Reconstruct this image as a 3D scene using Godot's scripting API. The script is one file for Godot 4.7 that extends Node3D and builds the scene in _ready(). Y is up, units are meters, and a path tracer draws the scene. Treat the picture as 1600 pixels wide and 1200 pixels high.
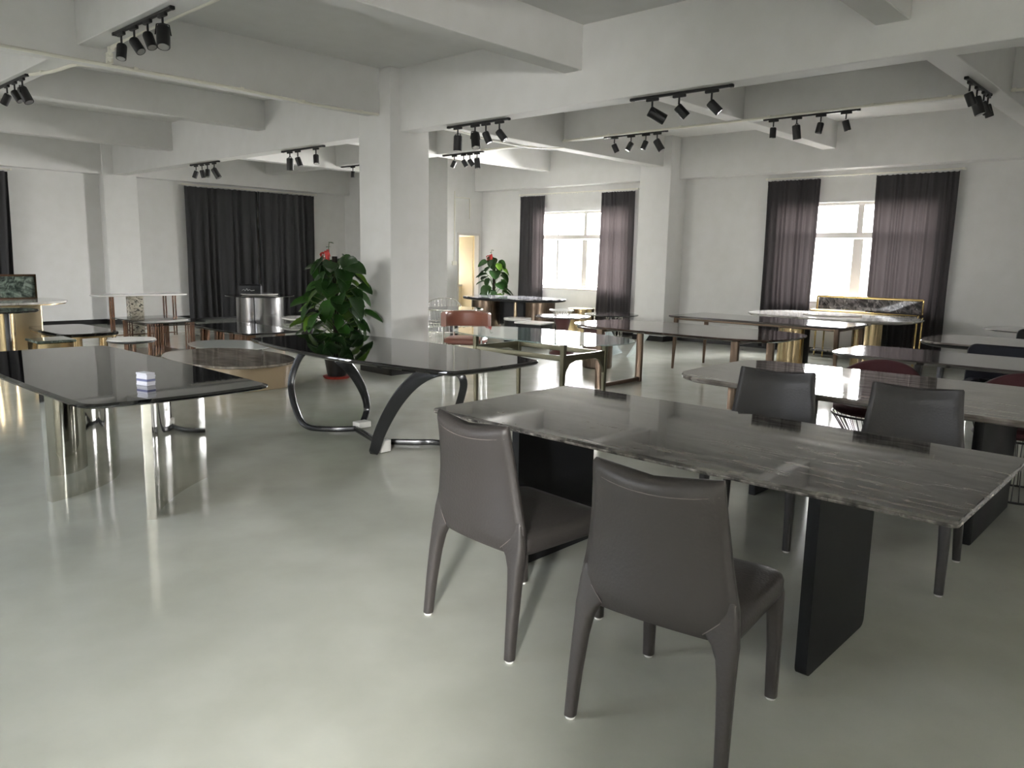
extends Node3D

# A furniture showroom seen across its corner. X runs along the window wall, -Z towards it, metres.
const CEIL := 3.73
const XL := -17.0
const XR := 4.6
const ZW := -13.05
const ZB := 3.3

var M := {}
var used := {}
var rng := RandomNumberGenerator.new()


func _ready() -> void:
	rng.seed = 7
	# ---- camera
	var cam := Camera3D.new()
	cam.name = "camera"
	cam.fov = 52.93
	cam.near = 0.05
	cam.far = 200.0
	var fwd := Vector3(-0.6694, -0.1611, -0.7252)
	var upv := Vector3(-0.1232, 0.9867, -0.1055)
	cam.transform = Transform3D(Basis(fwd.cross(upv).normalized(), upv, -fwd).orthonormalized(), Vector3(0, 1.5, 0))
	add_child(cam)
	# ---- sky, exposure
	var we := WorldEnvironment.new()
	we.name = "world"
	var env := Environment.new()
	env.background_mode = Environment.BG_SKY
	var sky := Sky.new()
	var sm := ProceduralSkyMaterial.new()
	sm.sky_top_color = Color(0.80, 0.88, 1.0)
	sm.sky_horizon_color = Color(1.0, 0.99, 0.97)
	sm.ground_horizon_color = Color(0.95, 0.95, 0.93)
	sm.ground_bottom_color = Color(0.6, 0.6, 0.58)
	sm.sky_energy_multiplier = 2.6
	sm.ground_energy_multiplier = 2.0
	sky.sky_material = sm
	env.sky = sky
	env.tonemap_mode = Environment.TONE_MAPPER_LINEAR
	env.tonemap_exposure = 2.18
	env.sdfgi_enabled = true
	env.ssao_enabled = true
	env.ssil_enabled = true
	we.environment = env
	add_child(we)
	# ---- daylight in the window openings (window wall, corner room, and the wall behind the photographer)
	window_light(Vector3(-10.15, 1.69, ZW), Vector3(0, 0, -1), 112.0, 0.5)
	window_light(Vector3(-4.62, 1.69, ZW), Vector3(0, 0, -1), 72.0, 1.1)
	window_light(Vector3(-14.1, 1.55, ZW), Vector3(0, 0, -1), 70.0)
	window_light(Vector3(-12.8, 1.75, ZB), Vector3(0, 0, 1), 36.0)
	window_light(Vector3(-5.0, 1.75, ZB), Vector3(0, 0, 1), 7.0)
	window_light(Vector3(2.1, 1.75, ZB), Vector3(0, 0, 1), 290.0, 1.1)
	materials()
	room()
	ceiling_beams()
	windows_and_curtains()
	corner_room()
	foreground()
	left_group()
	middle_group()
	right_group()
	plants()
	ceiling_fittings()


# the bright sky that stands above and outside a window opening, as a large soft light looking down into it
func window_light(at: Vector3, outward: Vector3, radiance: float, lift := 1.35) -> void:
	var l := AreaLight3D.new()
	l.name = "window_daylight"
	l.area_size = Vector2(3.4, 2.8)
	l.light_energy = radiance * l.area_size.x * l.area_size.y / PI
	l.light_color = Color(1.0, 0.99, 0.98)
	l.shadow_enabled = true
	l.area_range = 40.0
	var from := at + outward * 1.75 + Vector3(0, lift, 0)
	l.transform = Transform3D(Basis.looking_at(at - from, Vector3.UP), from)
	add_child(l, true)


# ---------------------------------------------------------------- naming
func numbered(called: String) -> String:
	var n: int = used.get(called, 0)
	used[called] = n + 1
	return called if n == 0 else "%s_%03d" % [called, n]


func thing(called: String, label: String, category: String, at := Vector3.ZERO, turn := 0.0, group := "") -> Node3D:
	var o := Node3D.new()
	o.name = numbered(called)
	add_child(o)
	o.position = at
	o.rotation.y = turn
	o.set_meta("label", label)
	o.set_meta("category", category)
	if group:
		o.set_meta("group", group)
	return o


func part(parent: Node, called: String, mesh: Mesh, m: Material, at := Vector3.ZERO, rot := Vector3.ZERO) -> MeshInstance3D:
	var o := MeshInstance3D.new()
	o.name = called
	o.mesh = mesh
	o.material_override = m
	o.position = at
	o.rotation = rot
	parent.add_child(o, true)
	return o


func struct(called: String, mesh: Mesh, m: Material, label := "") -> MeshInstance3D:
	var o := part(self, numbered(called), mesh, m)
	o.set_meta("kind", "structure")
	if label:
		o.set_meta("label", label)
	return o


func copy_of(src: Node3D, called: String, label: String, at: Vector3, turn: float) -> Node3D:
	var o: Node3D = src.duplicate()
	o.name = numbered(called)
	add_child(o)
	o.position = at
	o.rotation.y = turn
	o.set_meta("label", label)
	return o


# ---------------------------------------------------------------- geometry
func tool() -> SurfaceTool:
	var st := SurfaceTool.new()
	st.begin(Mesh.PRIMITIVE_TRIANGLES)
	return st


func done(st: SurfaceTool) -> ArrayMesh:
	st.generate_normals()
	return st.commit()


func tri(st: SurfaceTool, a: Vector3, b: Vector3, c: Vector3, sg: int) -> void:
	st.set_smooth_group(sg)
	st.add_vertex(a)
	st.set_smooth_group(sg)
	st.add_vertex(c)
	st.set_smooth_group(sg)
	st.add_vertex(b)


func quad(st: SurfaceTool, a: Vector3, b: Vector3, c: Vector3, d: Vector3, sg := -1) -> void:
	tri(st, a, b, c, sg)
	tri(st, a, c, d, sg)


func uvtri(st: SurfaceTool, a: Vector3, b: Vector3, c: Vector3, sg: int, r: Rect2) -> void:
	for p in [a, c, b]:
		st.set_smooth_group(sg)
		st.set_uv(Vector2((p.x - r.position.x) / r.size.x, (p.z - r.position.y) / r.size.y))
		st.add_vertex(p)


func loft(st: SurfaceTool, rings: Array, closed := true, caps := true, sg := 0) -> void:
	var n: int = rings[0].size()
	for i in rings.size() - 1:
		var a: PackedVector3Array = rings[i]
		var b: PackedVector3Array = rings[i + 1]
		for k in (n if closed else n - 1):
			var k2: int = (k + 1) % n
			quad(st, a[k], a[k2], b[k2], b[k], sg)
	if caps and closed:
		for e in 2:
			var r: PackedVector3Array = rings[0] if e == 0 else rings[rings.size() - 1]
			var c := Vector3.ZERO
			for p in r:
				c += p
			c /= n
			for k in n:
				var k2: int = (k + 1) % n
				if e == 0:
					tri(st, c, r[k2], r[k], 5)
				else:
					tri(st, c, r[k], r[k2], 5)


func add_box(st: SurfaceTool, c: Vector3, s: Vector3, bas := Basis.IDENTITY) -> void:
	var h := s * 0.5
	var p := []
	for v in [Vector3(-1, -1, -1), Vector3(1, -1, -1), Vector3(1, -1, 1), Vector3(-1, -1, 1), Vector3(-1, 1, -1), Vector3(1, 1, -1), Vector3(1, 1, 1), Vector3(-1, 1, 1)]:
		p.append(c + bas * (v * h))
	quad(st, p[0], p[1], p[2], p[3])
	quad(st, p[7], p[6], p[5], p[4])
	quad(st, p[3], p[2], p[6], p[7])
	quad(st, p[1], p[0], p[4], p[5])
	quad(st, p[2], p[1], p[5], p[6])
	quad(st, p[0], p[3], p[7], p[4])


func box_mesh(c: Vector3, s: Vector3) -> ArrayMesh:
	var st := tool()
	add_box(st, c, s)
	return done(st)


func boxes_mesh(list: Array) -> ArrayMesh:
	var st := tool()
	for b in list:
		var lo: Vector3 = b[0]
		var hi: Vector3 = b[1]
		add_box(st, (lo + hi) * 0.5, hi - lo)
	return done(st)


# box with its edges chamfered by b
func chamfer_box(c: Vector3, s: Vector3, b := 0.004) -> ArrayMesh:
	var st := tool()
	var poly := rounded_rect(s.x, s.z, b * 1.5, 2)
	slab_into(st, poly, c.y - s.y * 0.5, c.y + s.y * 0.5, b, Vector2(c.x, c.z))
	return done(st)


func rounded_rect(w: float, d: float, r: float, seg := 6) -> PackedVector2Array:
	var out := PackedVector2Array()
	r = minf(r, minf(w, d) * 0.499)
	var cs := [Vector2(w / 2 - r, d / 2 - r), Vector2(-w / 2 + r, d / 2 - r), Vector2(-w / 2 + r, -d / 2 + r), Vector2(w / 2 - r, -d / 2 + r)]
	for i in 4:
		for k in seg + 1:
			var a := PI / 2 * (i + float(k) / seg)
			out.append(cs[i] + Vector2(cos(a), sin(a)) * r)
	return out


# plan outline between ellipse (e = 2) and rectangle (large e)
func super_oval(w: float, d: float, e := 2.0, seg := 64) -> PackedVector2Array:
	var out := PackedVector2Array()
	for k in seg:
		var a := TAU * k / seg
		var c := cos(a)
		var s := sin(a)
		out.append(Vector2(signf(c) * pow(absf(c), 2.0 / e) * w / 2, signf(s) * pow(absf(s), 2.0 / e) * d / 2))
	return out


# rectangle with bowed sides and rounded corners
func boat(w: float, d: float, bow_long: float, bow_short: float, r: float) -> PackedVector2Array:
	var base := rounded_rect(w - 2 * bow_short, d - 2 * bow_long, r, 6)
	var dense := PackedVector2Array()
	for i in base.size():
		var a := base[i]
		var b := base[(i + 1) % base.size()]
		var n := maxi(1, int(a.distance_to(b) / 0.12))
		for k in n:
			dense.append(a.lerp(b, float(k) / n))
	var out := PackedVector2Array()
	for p in dense:
		var u := p.x / (w / 2 - bow_short)
		var v := p.y / (d / 2 - bow_long)
		out.append(Vector2(p.x + bow_short * v_sign(u) * (1 - v * v) * u * u, p.y + bow_long * v_sign(v) * (1 - u * u) * v * v))
	return out


func v_sign(x: float) -> float:
	return 1.0 if x >= 0 else -1.0


func inset(poly: PackedVector2Array, d: float) -> PackedVector2Array:
	if absf(d) < 1e-6:
		return poly
	var n := poly.size()
	var out := PackedVector2Array()
	for i in n:
		var t := (poly[(i + 1) % n] - poly[(i + n - 1) % n]).normalized()
		out.append(poly[i] - Vector2(t.y, -t.x) * d)
	return out


func ring_at(poly: PackedVector2Array, y: float, off := Vector2.ZERO) -> PackedVector3Array:
	var r := PackedVector3Array()
	for i in range(poly.size() - 1, -1, -1):
		r.append(Vector3(poly[i].x + off.x, y, poly[i].y + off.y))
	return r


# slab: prof = list of [inset, y] from the bottom to the top
func profile_into(st: SurfaceTool, poly: PackedVector2Array, prof: Array, off := Vector2.ZERO) -> void:
	var lo := Vector2(1e9, 1e9)
	var hi := -lo
	for p in poly:
		lo = lo.min(p + off)
		hi = hi.max(p + off)
	var rect := Rect2(lo, (hi - lo).max(Vector2(0.001, 0.001)))
	var rings := []
	for pr in prof:
		rings.append(ring_at(inset(poly, pr[0]), pr[1], off))
	var n := poly.size()
	for i in rings.size() - 1:
		for k in n:
			var k2 := (k + 1) % n
			uvtri(st, rings[i][k], rings[i][k2], rings[i + 1][k2], 10 + i, rect)
			uvtri(st, rings[i][k], rings[i + 1][k2], rings[i + 1][k], 10 + i, rect)
	for e in 2:
		var r: PackedVector3Array = rings[0] if e == 0 else rings[rings.size() - 1]
		var c := Vector3.ZERO
		for p in r:
			c += p
		c /= n
		for k in n:
			var k2 := (k + 1) % n
			if e == 0:
				uvtri(st, c, r[k2], r[k], 5, rect)
			else:
				uvtri(st, c, r[k], r[k2], 6, rect)


func slab_into(st: SurfaceTool, poly: PackedVector2Array, y0: float, y1: float, bev: float, off := Vector2.ZERO) -> void:
	profile_into(st, poly, [[bev, y0], [0.0, y0 + bev], [0.0, y1 - bev], [bev, y1]], off)


func slab(poly: PackedVector2Array, y0: float, y1: float, bev := 0.003) -> ArrayMesh:
	var st := tool()
	slab_into(st, poly, y0, y1, bev)
	return done(st)


func slab_prof(poly: PackedVector2Array, prof: Array) -> ArrayMesh:
	var st := tool()
	profile_into(st, poly, prof)
	return done(st)


func smooth_path(pts: Array, per := 6, closed := false) -> PackedVector3Array:
	var out := PackedVector3Array()
	var n := pts.size()
	for i in (n if closed else n - 1):
		var p0: Vector3 = pts[(i - 1 + n) % n] if closed or i > 0 else pts[0]
		var p1: Vector3 = pts[i]
		var p2: Vector3 = pts[(i + 1) % n]
		var p3: Vector3 = pts[(i + 2) % n] if closed or i + 2 < n else pts[n - 1]
		for k in per:
			out.append(p1.cubic_interpolate(p2, p0, p3, float(k) / per))
	if not closed:
		out.append(pts[n - 1])
	return out


# a section (list of Vector2: side, up) carried along a path; the side stays square to the given axis
func sweep(st: SurfaceTool, path: PackedVector3Array, section: PackedVector2Array, axis: Vector3, closed := false, sg := 0) -> void:
	var rings := []
	var n := path.size()
	var last := Vector3.ZERO
	for i in n:
		var a := path[(i - 1 + n) % n] if closed or i > 0 else path[i]
		var b := path[(i + 1) % n] if closed or i < n - 1 else path[i]
		var t := (b - a).normalized()
		var side := axis.cross(t)
		if side.length() < 0.05:
			side = last if last.length() > 0.1 else Vector3.RIGHT.cross(t)
		side = side.normalized()
		if last.length() > 0.1 and side.dot(last) < 0 and not closed:
			side = -side
		last = side
		var u := t.cross(side).normalized()
		var r := PackedVector3Array()
		for s in section:
			r.append(path[i] + side * s.x + u * s.y)
		rings.append(r)
	if closed:
		rings.append(rings[0])
	loft(st, rings, true, not closed, sg)


# flat band of changing width along a path, its broad face square to the given axis
func ribbon(st: SurfaceTool, path: PackedVector3Array, widths: PackedVector3Array, thick: float, axis: Vector3) -> void:
	var rings := []
	var n := path.size()
	var last := Vector3.ZERO
	for i in n:
		var t := (path[mini(i + 1, n - 1)] - path[maxi(i - 1, 0)]).normalized()
		var side := axis.cross(t).normalized()
		if last.length() > 0.1 and side.dot(last) < 0:
			side = -side
		last = side
		var u := t.cross(side).normalized()
		var ring := PackedVector3Array()
		for s in rounded_rect(widths[i].x, thick, thick * 0.22, 2):
			ring.append(path[i] + side * s.x + u * s.y)
		rings.append(ring)
	loft(st, rings, true, true, 0)


func disc(r: float, seg := 10) -> PackedVector2Array:
	var o := PackedVector2Array()
	for k in seg:
		o.append(Vector2(cos(TAU * k / seg), sin(TAU * k / seg)) * r)
	return o


func tube_into(st: SurfaceTool, pts: PackedVector3Array, r: float, seg := 8, closed := false) -> void:
	var rings := []
	var n := pts.size()
	var side := Vector3.ZERO
	for i in n:
		var a := pts[(i - 1 + n) % n] if closed or i > 0 else pts[i]
		var b := pts[(i + 1) % n] if closed or i < n - 1 else pts[i]
		var t := (b - a).normalized()
		if i == 0:
			side = t.cross(Vector3.UP)
			if side.length() < 0.1:
				side = t.cross(Vector3.RIGHT)
		side = (side - t * side.dot(t)).normalized()
		var u := t.cross(side)
		var ring := PackedVector3Array()
		for k in seg:
			ring.append(pts[i] + (side * cos(TAU * k / seg) + u * sin(TAU * k / seg)) * r)
		rings.append(ring)
	if closed:
		rings.append(rings[0])
	loft(st, rings, true, not closed, 0)


func tube(pts: Array, r: float, seg := 8, closed := false) -> ArrayMesh:
	var st := tool()
	tube_into(st, PackedVector3Array(pts), r, seg, closed)
	return done(st)


func lathe(prof: Array, seg := 32) -> ArrayMesh:
	var st := tool()
	for i in prof.size() - 1:
		for k in seg:
			var a0 := TAU * k / seg
			var a1 := TAU * (k + 1) / seg
			var d0 := Vector3(cos(a0), 0, sin(a0))
			var d1 := Vector3(cos(a1), 0, sin(a1))
			var r0: float = prof[i].x
			var r1: float = prof[i + 1].x
			var y0 := Vector3(0, prof[i].y, 0)
			var y1 := Vector3(0, prof[i + 1].y, 0)
			if r0 > 1e-5:
				tri(st, d0 * r0 + y0, d0 * r1 + y1, d1 * r0 + y0, i)
			if r1 > 1e-5:
				tri(st, d1 * r0 + y0, d0 * r1 + y1, d1 * r1 + y1, i)
	return done(st)


# upright wall of constant thickness along a plan curve
func curved_panel(plan: PackedVector2Array, y0: float, y1: float, thick: float) -> ArrayMesh:
	var st := tool()
	var pts := PackedVector3Array()
	for p in plan:
		pts.append(Vector3(p.x, 0, p.y))
	var n := pts.size()
	var rings := []
	for i in n:
		var t := (pts[mini(i + 1, n - 1)] - pts[maxi(i - 1, 0)]).normalized()
		var s := t.cross(Vector3.UP) * thick * 0.5
		var b := minf(thick * 0.25, 0.008)
		var sn := s.normalized() * b
		rings.append(PackedVector3Array([pts[i] + s + Vector3(0, y0, 0), pts[i] + s + Vector3(0, y1, 0), pts[i] - s + Vector3(0, y1, 0), pts[i] - s + Vector3(0, y0, 0)]))
	for i in n - 1:
		for k in 4:
			quad(st, rings[i][k], rings[i][(k + 1) % 4], rings[i + 1][(k + 1) % 4], rings[i + 1][k], k)
	quad(st, rings[0][3], rings[0][2], rings[0][1], rings[0][0])
	quad(st, rings[n - 1][0], rings[n - 1][1], rings[n - 1][2], rings[n - 1][3])
	return done(st)


func arc2(c: Vector2, r: float, a0: float, a1: float, seg := 16) -> PackedVector2Array:
	var o := PackedVector2Array()
	for k in seg + 1:
		var a := lerpf(a0, a1, float(k) / seg)
		o.append(c + Vector2(cos(a), sin(a)) * r)
	return o


func bezier2(a: Vector2, b: Vector2, c: Vector2, seg := 14) -> PackedVector2Array:
	var o := PackedVector2Array()
	for k in seg + 1:
		var t := float(k) / seg
		o.append(a.lerp(b, t).lerp(b.lerp(c, t), t))
	return o


# a bar with a rounded rectangular section between two points
func bar(a: Vector3, b: Vector3, w: float, d: float, w2 := -1.0, d2 := -1.0, face := Vector3.FORWARD) -> ArrayMesh:
	var st := tool()
	bar_into(st, a, b, w, d, w2, d2, face)
	return done(st)


func bar_into(st: SurfaceTool, a: Vector3, b: Vector3, w: float, d: float, w2 := -1.0, d2 := -1.0, face := Vector3.FORWARD) -> void:
	if w2 < 0:
		w2 = w
	if d2 < 0:
		d2 = d
	var t := (b - a).normalized()
	var side := t.cross(face)
	if side.length() < 0.05:
		side = t.cross(Vector3.RIGHT)
	side = side.normalized()
	var u := side.cross(t).normalized()
	var rings := []
	for e in 2:
		var c := a if e == 0 else b
		var r := rounded_rect(w if e == 0 else w2, d if e == 0 else d2, minf(w, d) * 0.25, 3)
		var ring := PackedVector3Array()
		for p in r:
			ring.append(c + side * p.x + u * p.y)
		rings.append(ring)
	loft(st, rings, true, true, 0)


# ---------------------------------------------------------------- materials
func mat(key: String, c: Color, rough: float, metal := 0.0, spec := 0.5) -> StandardMaterial3D:
	var m := StandardMaterial3D.new()
	m.resource_name = key
	m.albedo_color = c
	m.roughness = rough
	m.metallic = metal
	m.metallic_specular = spec
	M[key] = m
	return m


func noise(freq: float, sd: int, oct := 4, kind := FastNoiseLite.TYPE_SIMPLEX_SMOOTH) -> FastNoiseLite:
	var n := FastNoiseLite.new()
	n.noise_type = kind
	n.frequency = freq
	n.seed = sd
	n.fractal_octaves = oct
	return n


func noise_tex(freq: float, sd: int, lo: Color, hi: Color, size := 512, normal := false, bump := 1.0) -> NoiseTexture2D:
	var t := NoiseTexture2D.new()
	t.width = size
	t.height = size
	t.seamless = true
	t.noise = noise(freq, sd, 5)
	if normal:
		t.as_normal_map = true
		t.bump_strength = bump
	else:
		var g := Gradient.new()
		g.set_color(0, lo)
		g.set_color(1, hi)
		t.color_ramp = g
	return t


# stone: layers along u bent by slow noise, and thin veins
func stone(w: int, h: int, sd: int, dark: Color, light: Color, vein: Color, stretch: Vector2, vein_width: float, vein_amount: float) -> ImageTexture:
	var im := Image.create(w, h, false, Image.FORMAT_RGB8)
	var n1 := noise(0.004, sd, 4)
	var n2 := noise(0.02, sd + 1, 5)
	var n3 := noise(0.006, sd + 2, 4)
	var n4 := noise(0.12, sd + 3, 2)
	for y in h:
		for x in w:
			var fx := x * stretch.x
			var fy := y * stretch.y
			var wx := n1.get_noise_2d(fx, fy) * 70.0
			var b := n2.get_noise_2d(fx * 0.5 + wx, fy + wx * 0.6)
			var k := clampf(0.5 + b * 1.1 + n4.get_noise_2d(fx, fy) * 0.12, 0.0, 1.0)
			var c := dark.lerp(light, k)
			var v := absf(n3.get_noise_2d(fx + wx * 1.5, fy * 1.3 + wx))
			var s := clampf(1.0 - v / vein_width, 0.0, 1.0)
			s *= clampf(0.5 + n1.get_noise_2d(fx * 2.0 + 500.0, fy * 2.0) * 2.0, 0.0, 1.0)
			c = c.lerp(vein, clampf(s * vein_amount, 0.0, 1.0))
			im.set_pixel(x, y, c)
	return ImageTexture.create_from_image(im)


func stone_mat(key: String, tex: Texture2D, rough := 0.06, tri := 0.0, spec := 0.5) -> StandardMaterial3D:
	var m := mat(key, Color.WHITE, rough, 0.0, spec)
	m.albedo_texture = tex
	if tri > 0.0:
		m.uv1_triplanar = true
		m.uv1_scale = Vector3.ONE * tri
	return m


func materials() -> void:
	var m := mat("paint", Color(0.83, 0.828, 0.82), 0.75, 0.0, 0.3)
	m.uv1_triplanar = true
	m.uv1_world_triplanar = true
	m.uv1_scale = Vector3.ONE * 0.55
	m.albedo_texture = noise_tex(0.01, 3, Color(0.975, 0.975, 0.97), Color(1, 1, 1), 512)
	m.normal_enabled = true
	m.normal_texture = noise_tex(0.012, 5, Color.BLACK, Color.WHITE, 512, true, 2.0)
	m.normal_scale = 0.08
	m = mat("floor", Color(0.735, 0.742, 0.70), 0.16, 0.0, 0.55)
	m.uv1_triplanar = true
	m.uv1_world_triplanar = true
	m.uv1_scale = Vector3.ONE * 0.16
	m.albedo_texture = noise_tex(0.012, 11, Color(0.93, 0.93, 0.92), Color(1, 1, 1), 1024)
	m.roughness_texture = noise_tex(0.02, 12, Color(0.75, 0.75, 0.75), Color(1, 1, 1), 512)
	m.roughness = 0.15
	m.normal_enabled = true
	m.normal_texture = noise_tex(0.006, 13, Color.BLACK, Color.WHITE, 512, true, 3.0)
	m.normal_scale = 0.12
	mat("skirting", Color(0.07, 0.07, 0.07), 0.35)
	mat("cream_wall", Color(0.92, 0.87, 0.74), 0.6)
	mat("door_wood", Color(0.88, 0.80, 0.65), 0.4)
	mat("frame_white", Color(0.80, 0.785, 0.76), 0.35)
	mat("pipe_white", Color(0.88, 0.87, 0.82), 0.4)
	m = mat("glass_pane", Color(1, 1, 1, 0.06), 0.0)
	m.transparency = BaseMaterial3D.TRANSPARENCY_ALPHA
	# cloth
	for d in [["curtain_plum", Color(0.265, 0.258, 0.265), Color(0.40, 0.375, 0.365)], ["curtain_black", Color(0.27, 0.27, 0.275), Color(0.02, 0.02, 0.02)]]:
		m = mat(d[0], d[1], 0.85, 0.0, 0.25)
		m.backlight_enabled = true
		m.backlight = d[2]
		m.uv1_triplanar = true
		m.uv1_scale = Vector3.ONE * 6.0
		m.albedo_texture = noise_tex(0.09, 21, Color(0.85, 0.85, 0.85), Color(1, 1, 1), 256)
	# leather
	for d in [["leather_taupe", Color(0.222, 0.208, 0.20), 0.45], ["leather_umber", Color(0.285, 0.26, 0.245), 0.45], ["leather_taupe_shaded", Color(0.185, 0.178, 0.178), 0.42], ["leather_brown", Color(0.50, 0.325, 0.265), 0.4], ["velvet_burgundy", Color(0.27, 0.13, 0.15), 0.8], ["fabric_navy", Color(0.07, 0.08, 0.13), 0.7], ["fabric_black", Color(0.08, 0.08, 0.09), 0.7]]:  # third entry: the taupe leather with shade put into its colour, for the far chairs
		m = mat(d[0], d[1], d[2], 0.0, 0.45)
		m.uv1_triplanar = true
		m.uv1_scale = Vector3.ONE * 3.0
		m.normal_enabled = true
		m.normal_texture = noise_tex(0.08, 31, Color.BLACK, Color.WHITE, 256, true, 2.0)
		m.normal_scale = 0.25
	mat("stitch", Color(0.42, 0.39, 0.37), 0.6)
	mat("glide", Color(0.86, 0.86, 0.84), 0.3)
	# metals
	mat("chrome", Color(0.86, 0.855, 0.83), 0.045, 1.0)
	mat("steel_dark", Color(0.50, 0.50, 0.50), 0.26, 1.0)
	mat("gold", Color(0.78, 0.70, 0.55), 0.2, 1.0)
	mat("gold_bright", Color(0.87, 0.75, 0.50), 0.1, 1.0)
	mat("gold_satin", Color(0.70, 0.645, 0.54), 0.34, 1.0)
	mat("copper", Color(0.52, 0.41, 0.345), 0.16, 1.0)
	mat("bronze", Color(0.40, 0.34, 0.29), 0.3, 1.0)
	mat("bronze_copper", Color(0.43, 0.37, 0.315), 0.3, 1.0)
	mat("olive_metal", Color(0.41, 0.40, 0.335), 0.38, 1.0)
	m = mat("bronze_brushed", Color(0.56, 0.50, 0.44), 0.3, 1.0)
	m.uv1_triplanar = true
	m.uv1_scale = Vector3(9.0, 0.6, 9.0)
	m.albedo_texture = noise_tex(0.03, 41, Color(0.55, 0.52, 0.5), Color(1, 1, 1), 256)
	mat("black_metal", Color(0.10, 0.10, 0.105), 0.32, 0.0, 0.6)
	mat("loop_metal", Color(0.24, 0.245, 0.25), 0.26, 0.75, 0.6)
	mat("black_lacquer", Color(0.085, 0.088, 0.095), 0.5, 0.0, 0.35)
	mat("lamp_black", Color(0.05, 0.05, 0.055), 0.5)
	mat("lamp_lens", Color(0.80, 0.80, 0.80), 0.15, 0.7)
	# glass tops
	mat("black_glass", Color(0.045, 0.045, 0.05), 0.02, 0.0, 0.62)
	mat("dark_glass", Color(0.08, 0.085, 0.085), 0.03, 0.0, 0.6)
	m = mat("clear_glass", Color(0.55, 0.68, 0.66, 0.38), 0.02, 0.0, 0.6)
	m.transparency = BaseMaterial3D.TRANSPARENCY_ALPHA
	m = mat("acrylic", Color(0.85, 0.92, 0.92, 0.3), 0.03)
	m.transparency = BaseMaterial3D.TRANSPARENCY_ALPHA
	# stone tops
	stone_mat("marble_grey", stone(1024, 512, 101, Color(0.17, 0.162, 0.158), Color(0.44, 0.425, 0.405), Color(0.54, 0.52, 0.49), Vector2(0.7, 1.5), 0.05, 0.55), 0.035)
	stone_mat("marble_edge", stone(256, 256, 102, Color(0.16, 0.155, 0.15), Color(0.62, 0.60, 0.57), Color(0.72, 0.70, 0.66), Vector2(1.2, 1.2), 0.1, 0.6), 0.12, 2.5)
	stone_mat("marble_taupe", stone(768, 384, 111, Color(0.36, 0.335, 0.315), Color(0.60, 0.575, 0.55), Color(0.68, 0.65, 0.61), Vector2(0.5, 2.6), 0.06, 0.5), 0.04)
	stone_mat("marble_black", stone(768, 384, 121, Color(0.035, 0.035, 0.035), Color(0.085, 0.085, 0.08), Color(0.46, 0.44, 0.40), Vector2(0.9, 1.3), 0.02, 0.55), 0.025)
	stone_mat("marble_brown", stone(512, 256, 131, Color(0.17, 0.135, 0.12), Color(0.34, 0.28, 0.25), Color(0.55, 0.48, 0.43), Vector2(0.6, 1.8), 0.03, 0.5), 0.04)
	stone_mat("marble_plum", stone(512, 256, 141, Color(0.24, 0.225, 0.225), Color(0.36, 0.34, 0.335), Color(0.46, 0.44, 0.43), Vector2(0.5, 2.0), 0.03, 0.4), 0.09)
	stone_mat("marble_white", stone(512, 256, 151, Color(0.66, 0.65, 0.63), Color(0.85, 0.84, 0.82), Color(0.40, 0.39, 0.38), Vector2(0.8, 1.2), 0.035, 0.7), 0.05)
	stone_mat("marble_mix", stone(512, 256, 161, Color(0.10, 0.105, 0.12), Color(0.70, 0.70, 0.72), Color(0.88, 0.88, 0.88), Vector2(1.2, 1.6), 0.06, 0.8), 0.05)
	stone_mat("marble_smoke", stone(512, 256, 171, Color(0.13, 0.125, 0.13), Color(0.50, 0.48, 0.48), Color(0.78, 0.77, 0.76), Vector2(1.6, 1.6), 0.05, 0.8), 0.08, 1.2)
	stone_mat("marble_green", stone(512, 256, 181, Color(0.16, 0.19, 0.175), Color(0.45, 0.50, 0.46), Color(0.62, 0.65, 0.60), Vector2(1.2, 1.6), 0.05, 0.6), 0.1, 1.4)
	stone_mat("marble_beige", stone(512, 256, 191, Color(0.40, 0.37, 0.33), Color(0.60, 0.565, 0.52), Color(0.74, 0.71, 0.66), Vector2(0.8, 1.4), 0.05, 0.5), 0.06)
	stone_mat("terrazzo", terrazzo(), 0.2, 2.2)
	mat("beige_lacquer", Color(0.66, 0.585, 0.47), 0.28)
	mat("white_lacquer", Color(0.86, 0.855, 0.84), 0.12)
	mat("grey_lacquer", Color(0.60, 0.615, 0.60), 0.2)
	mat("maroon_lacquer", Color(0.34, 0.20, 0.19), 0.3)
	mat("paper", Color(0.90, 0.90, 0.93), 0.7)
	mat("print_blue", Color(0.45, 0.47, 0.62), 0.7)
	# plants
	for d in [["leaf_deep", Color(0.15, 0.27, 0.12)], ["leaf_mid", Color(0.19, 0.34, 0.13)], ["leaf_young", Color(0.38, 0.52, 0.17)]]:
		m = mat(d[0], d[1], 0.32, 0.0, 0.5)
		m.backlight_enabled = true
		m.backlight = Color(0.10, 0.16, 0.04)
		m.uv1_triplanar = true
		m.uv1_scale = Vector3.ONE * 5.0
		m.albedo_texture = noise_tex(0.05, 61, Color(0.7, 0.75, 0.6), Color(1, 1, 1), 256)
	mat("stalk", Color(0.30, 0.38, 0.16), 0.5)
	mat("moss_pole", Color(0.11, 0.075, 0.05), 0.95)
	mat("pot_dark", Color(0.10, 0.09, 0.09), 0.4)
	mat("pot_red", Color(0.55, 0.16, 0.12), 0.5)
	mat("ribbon_red", Color(0.66, 0.15, 0.13), 0.5)


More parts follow.
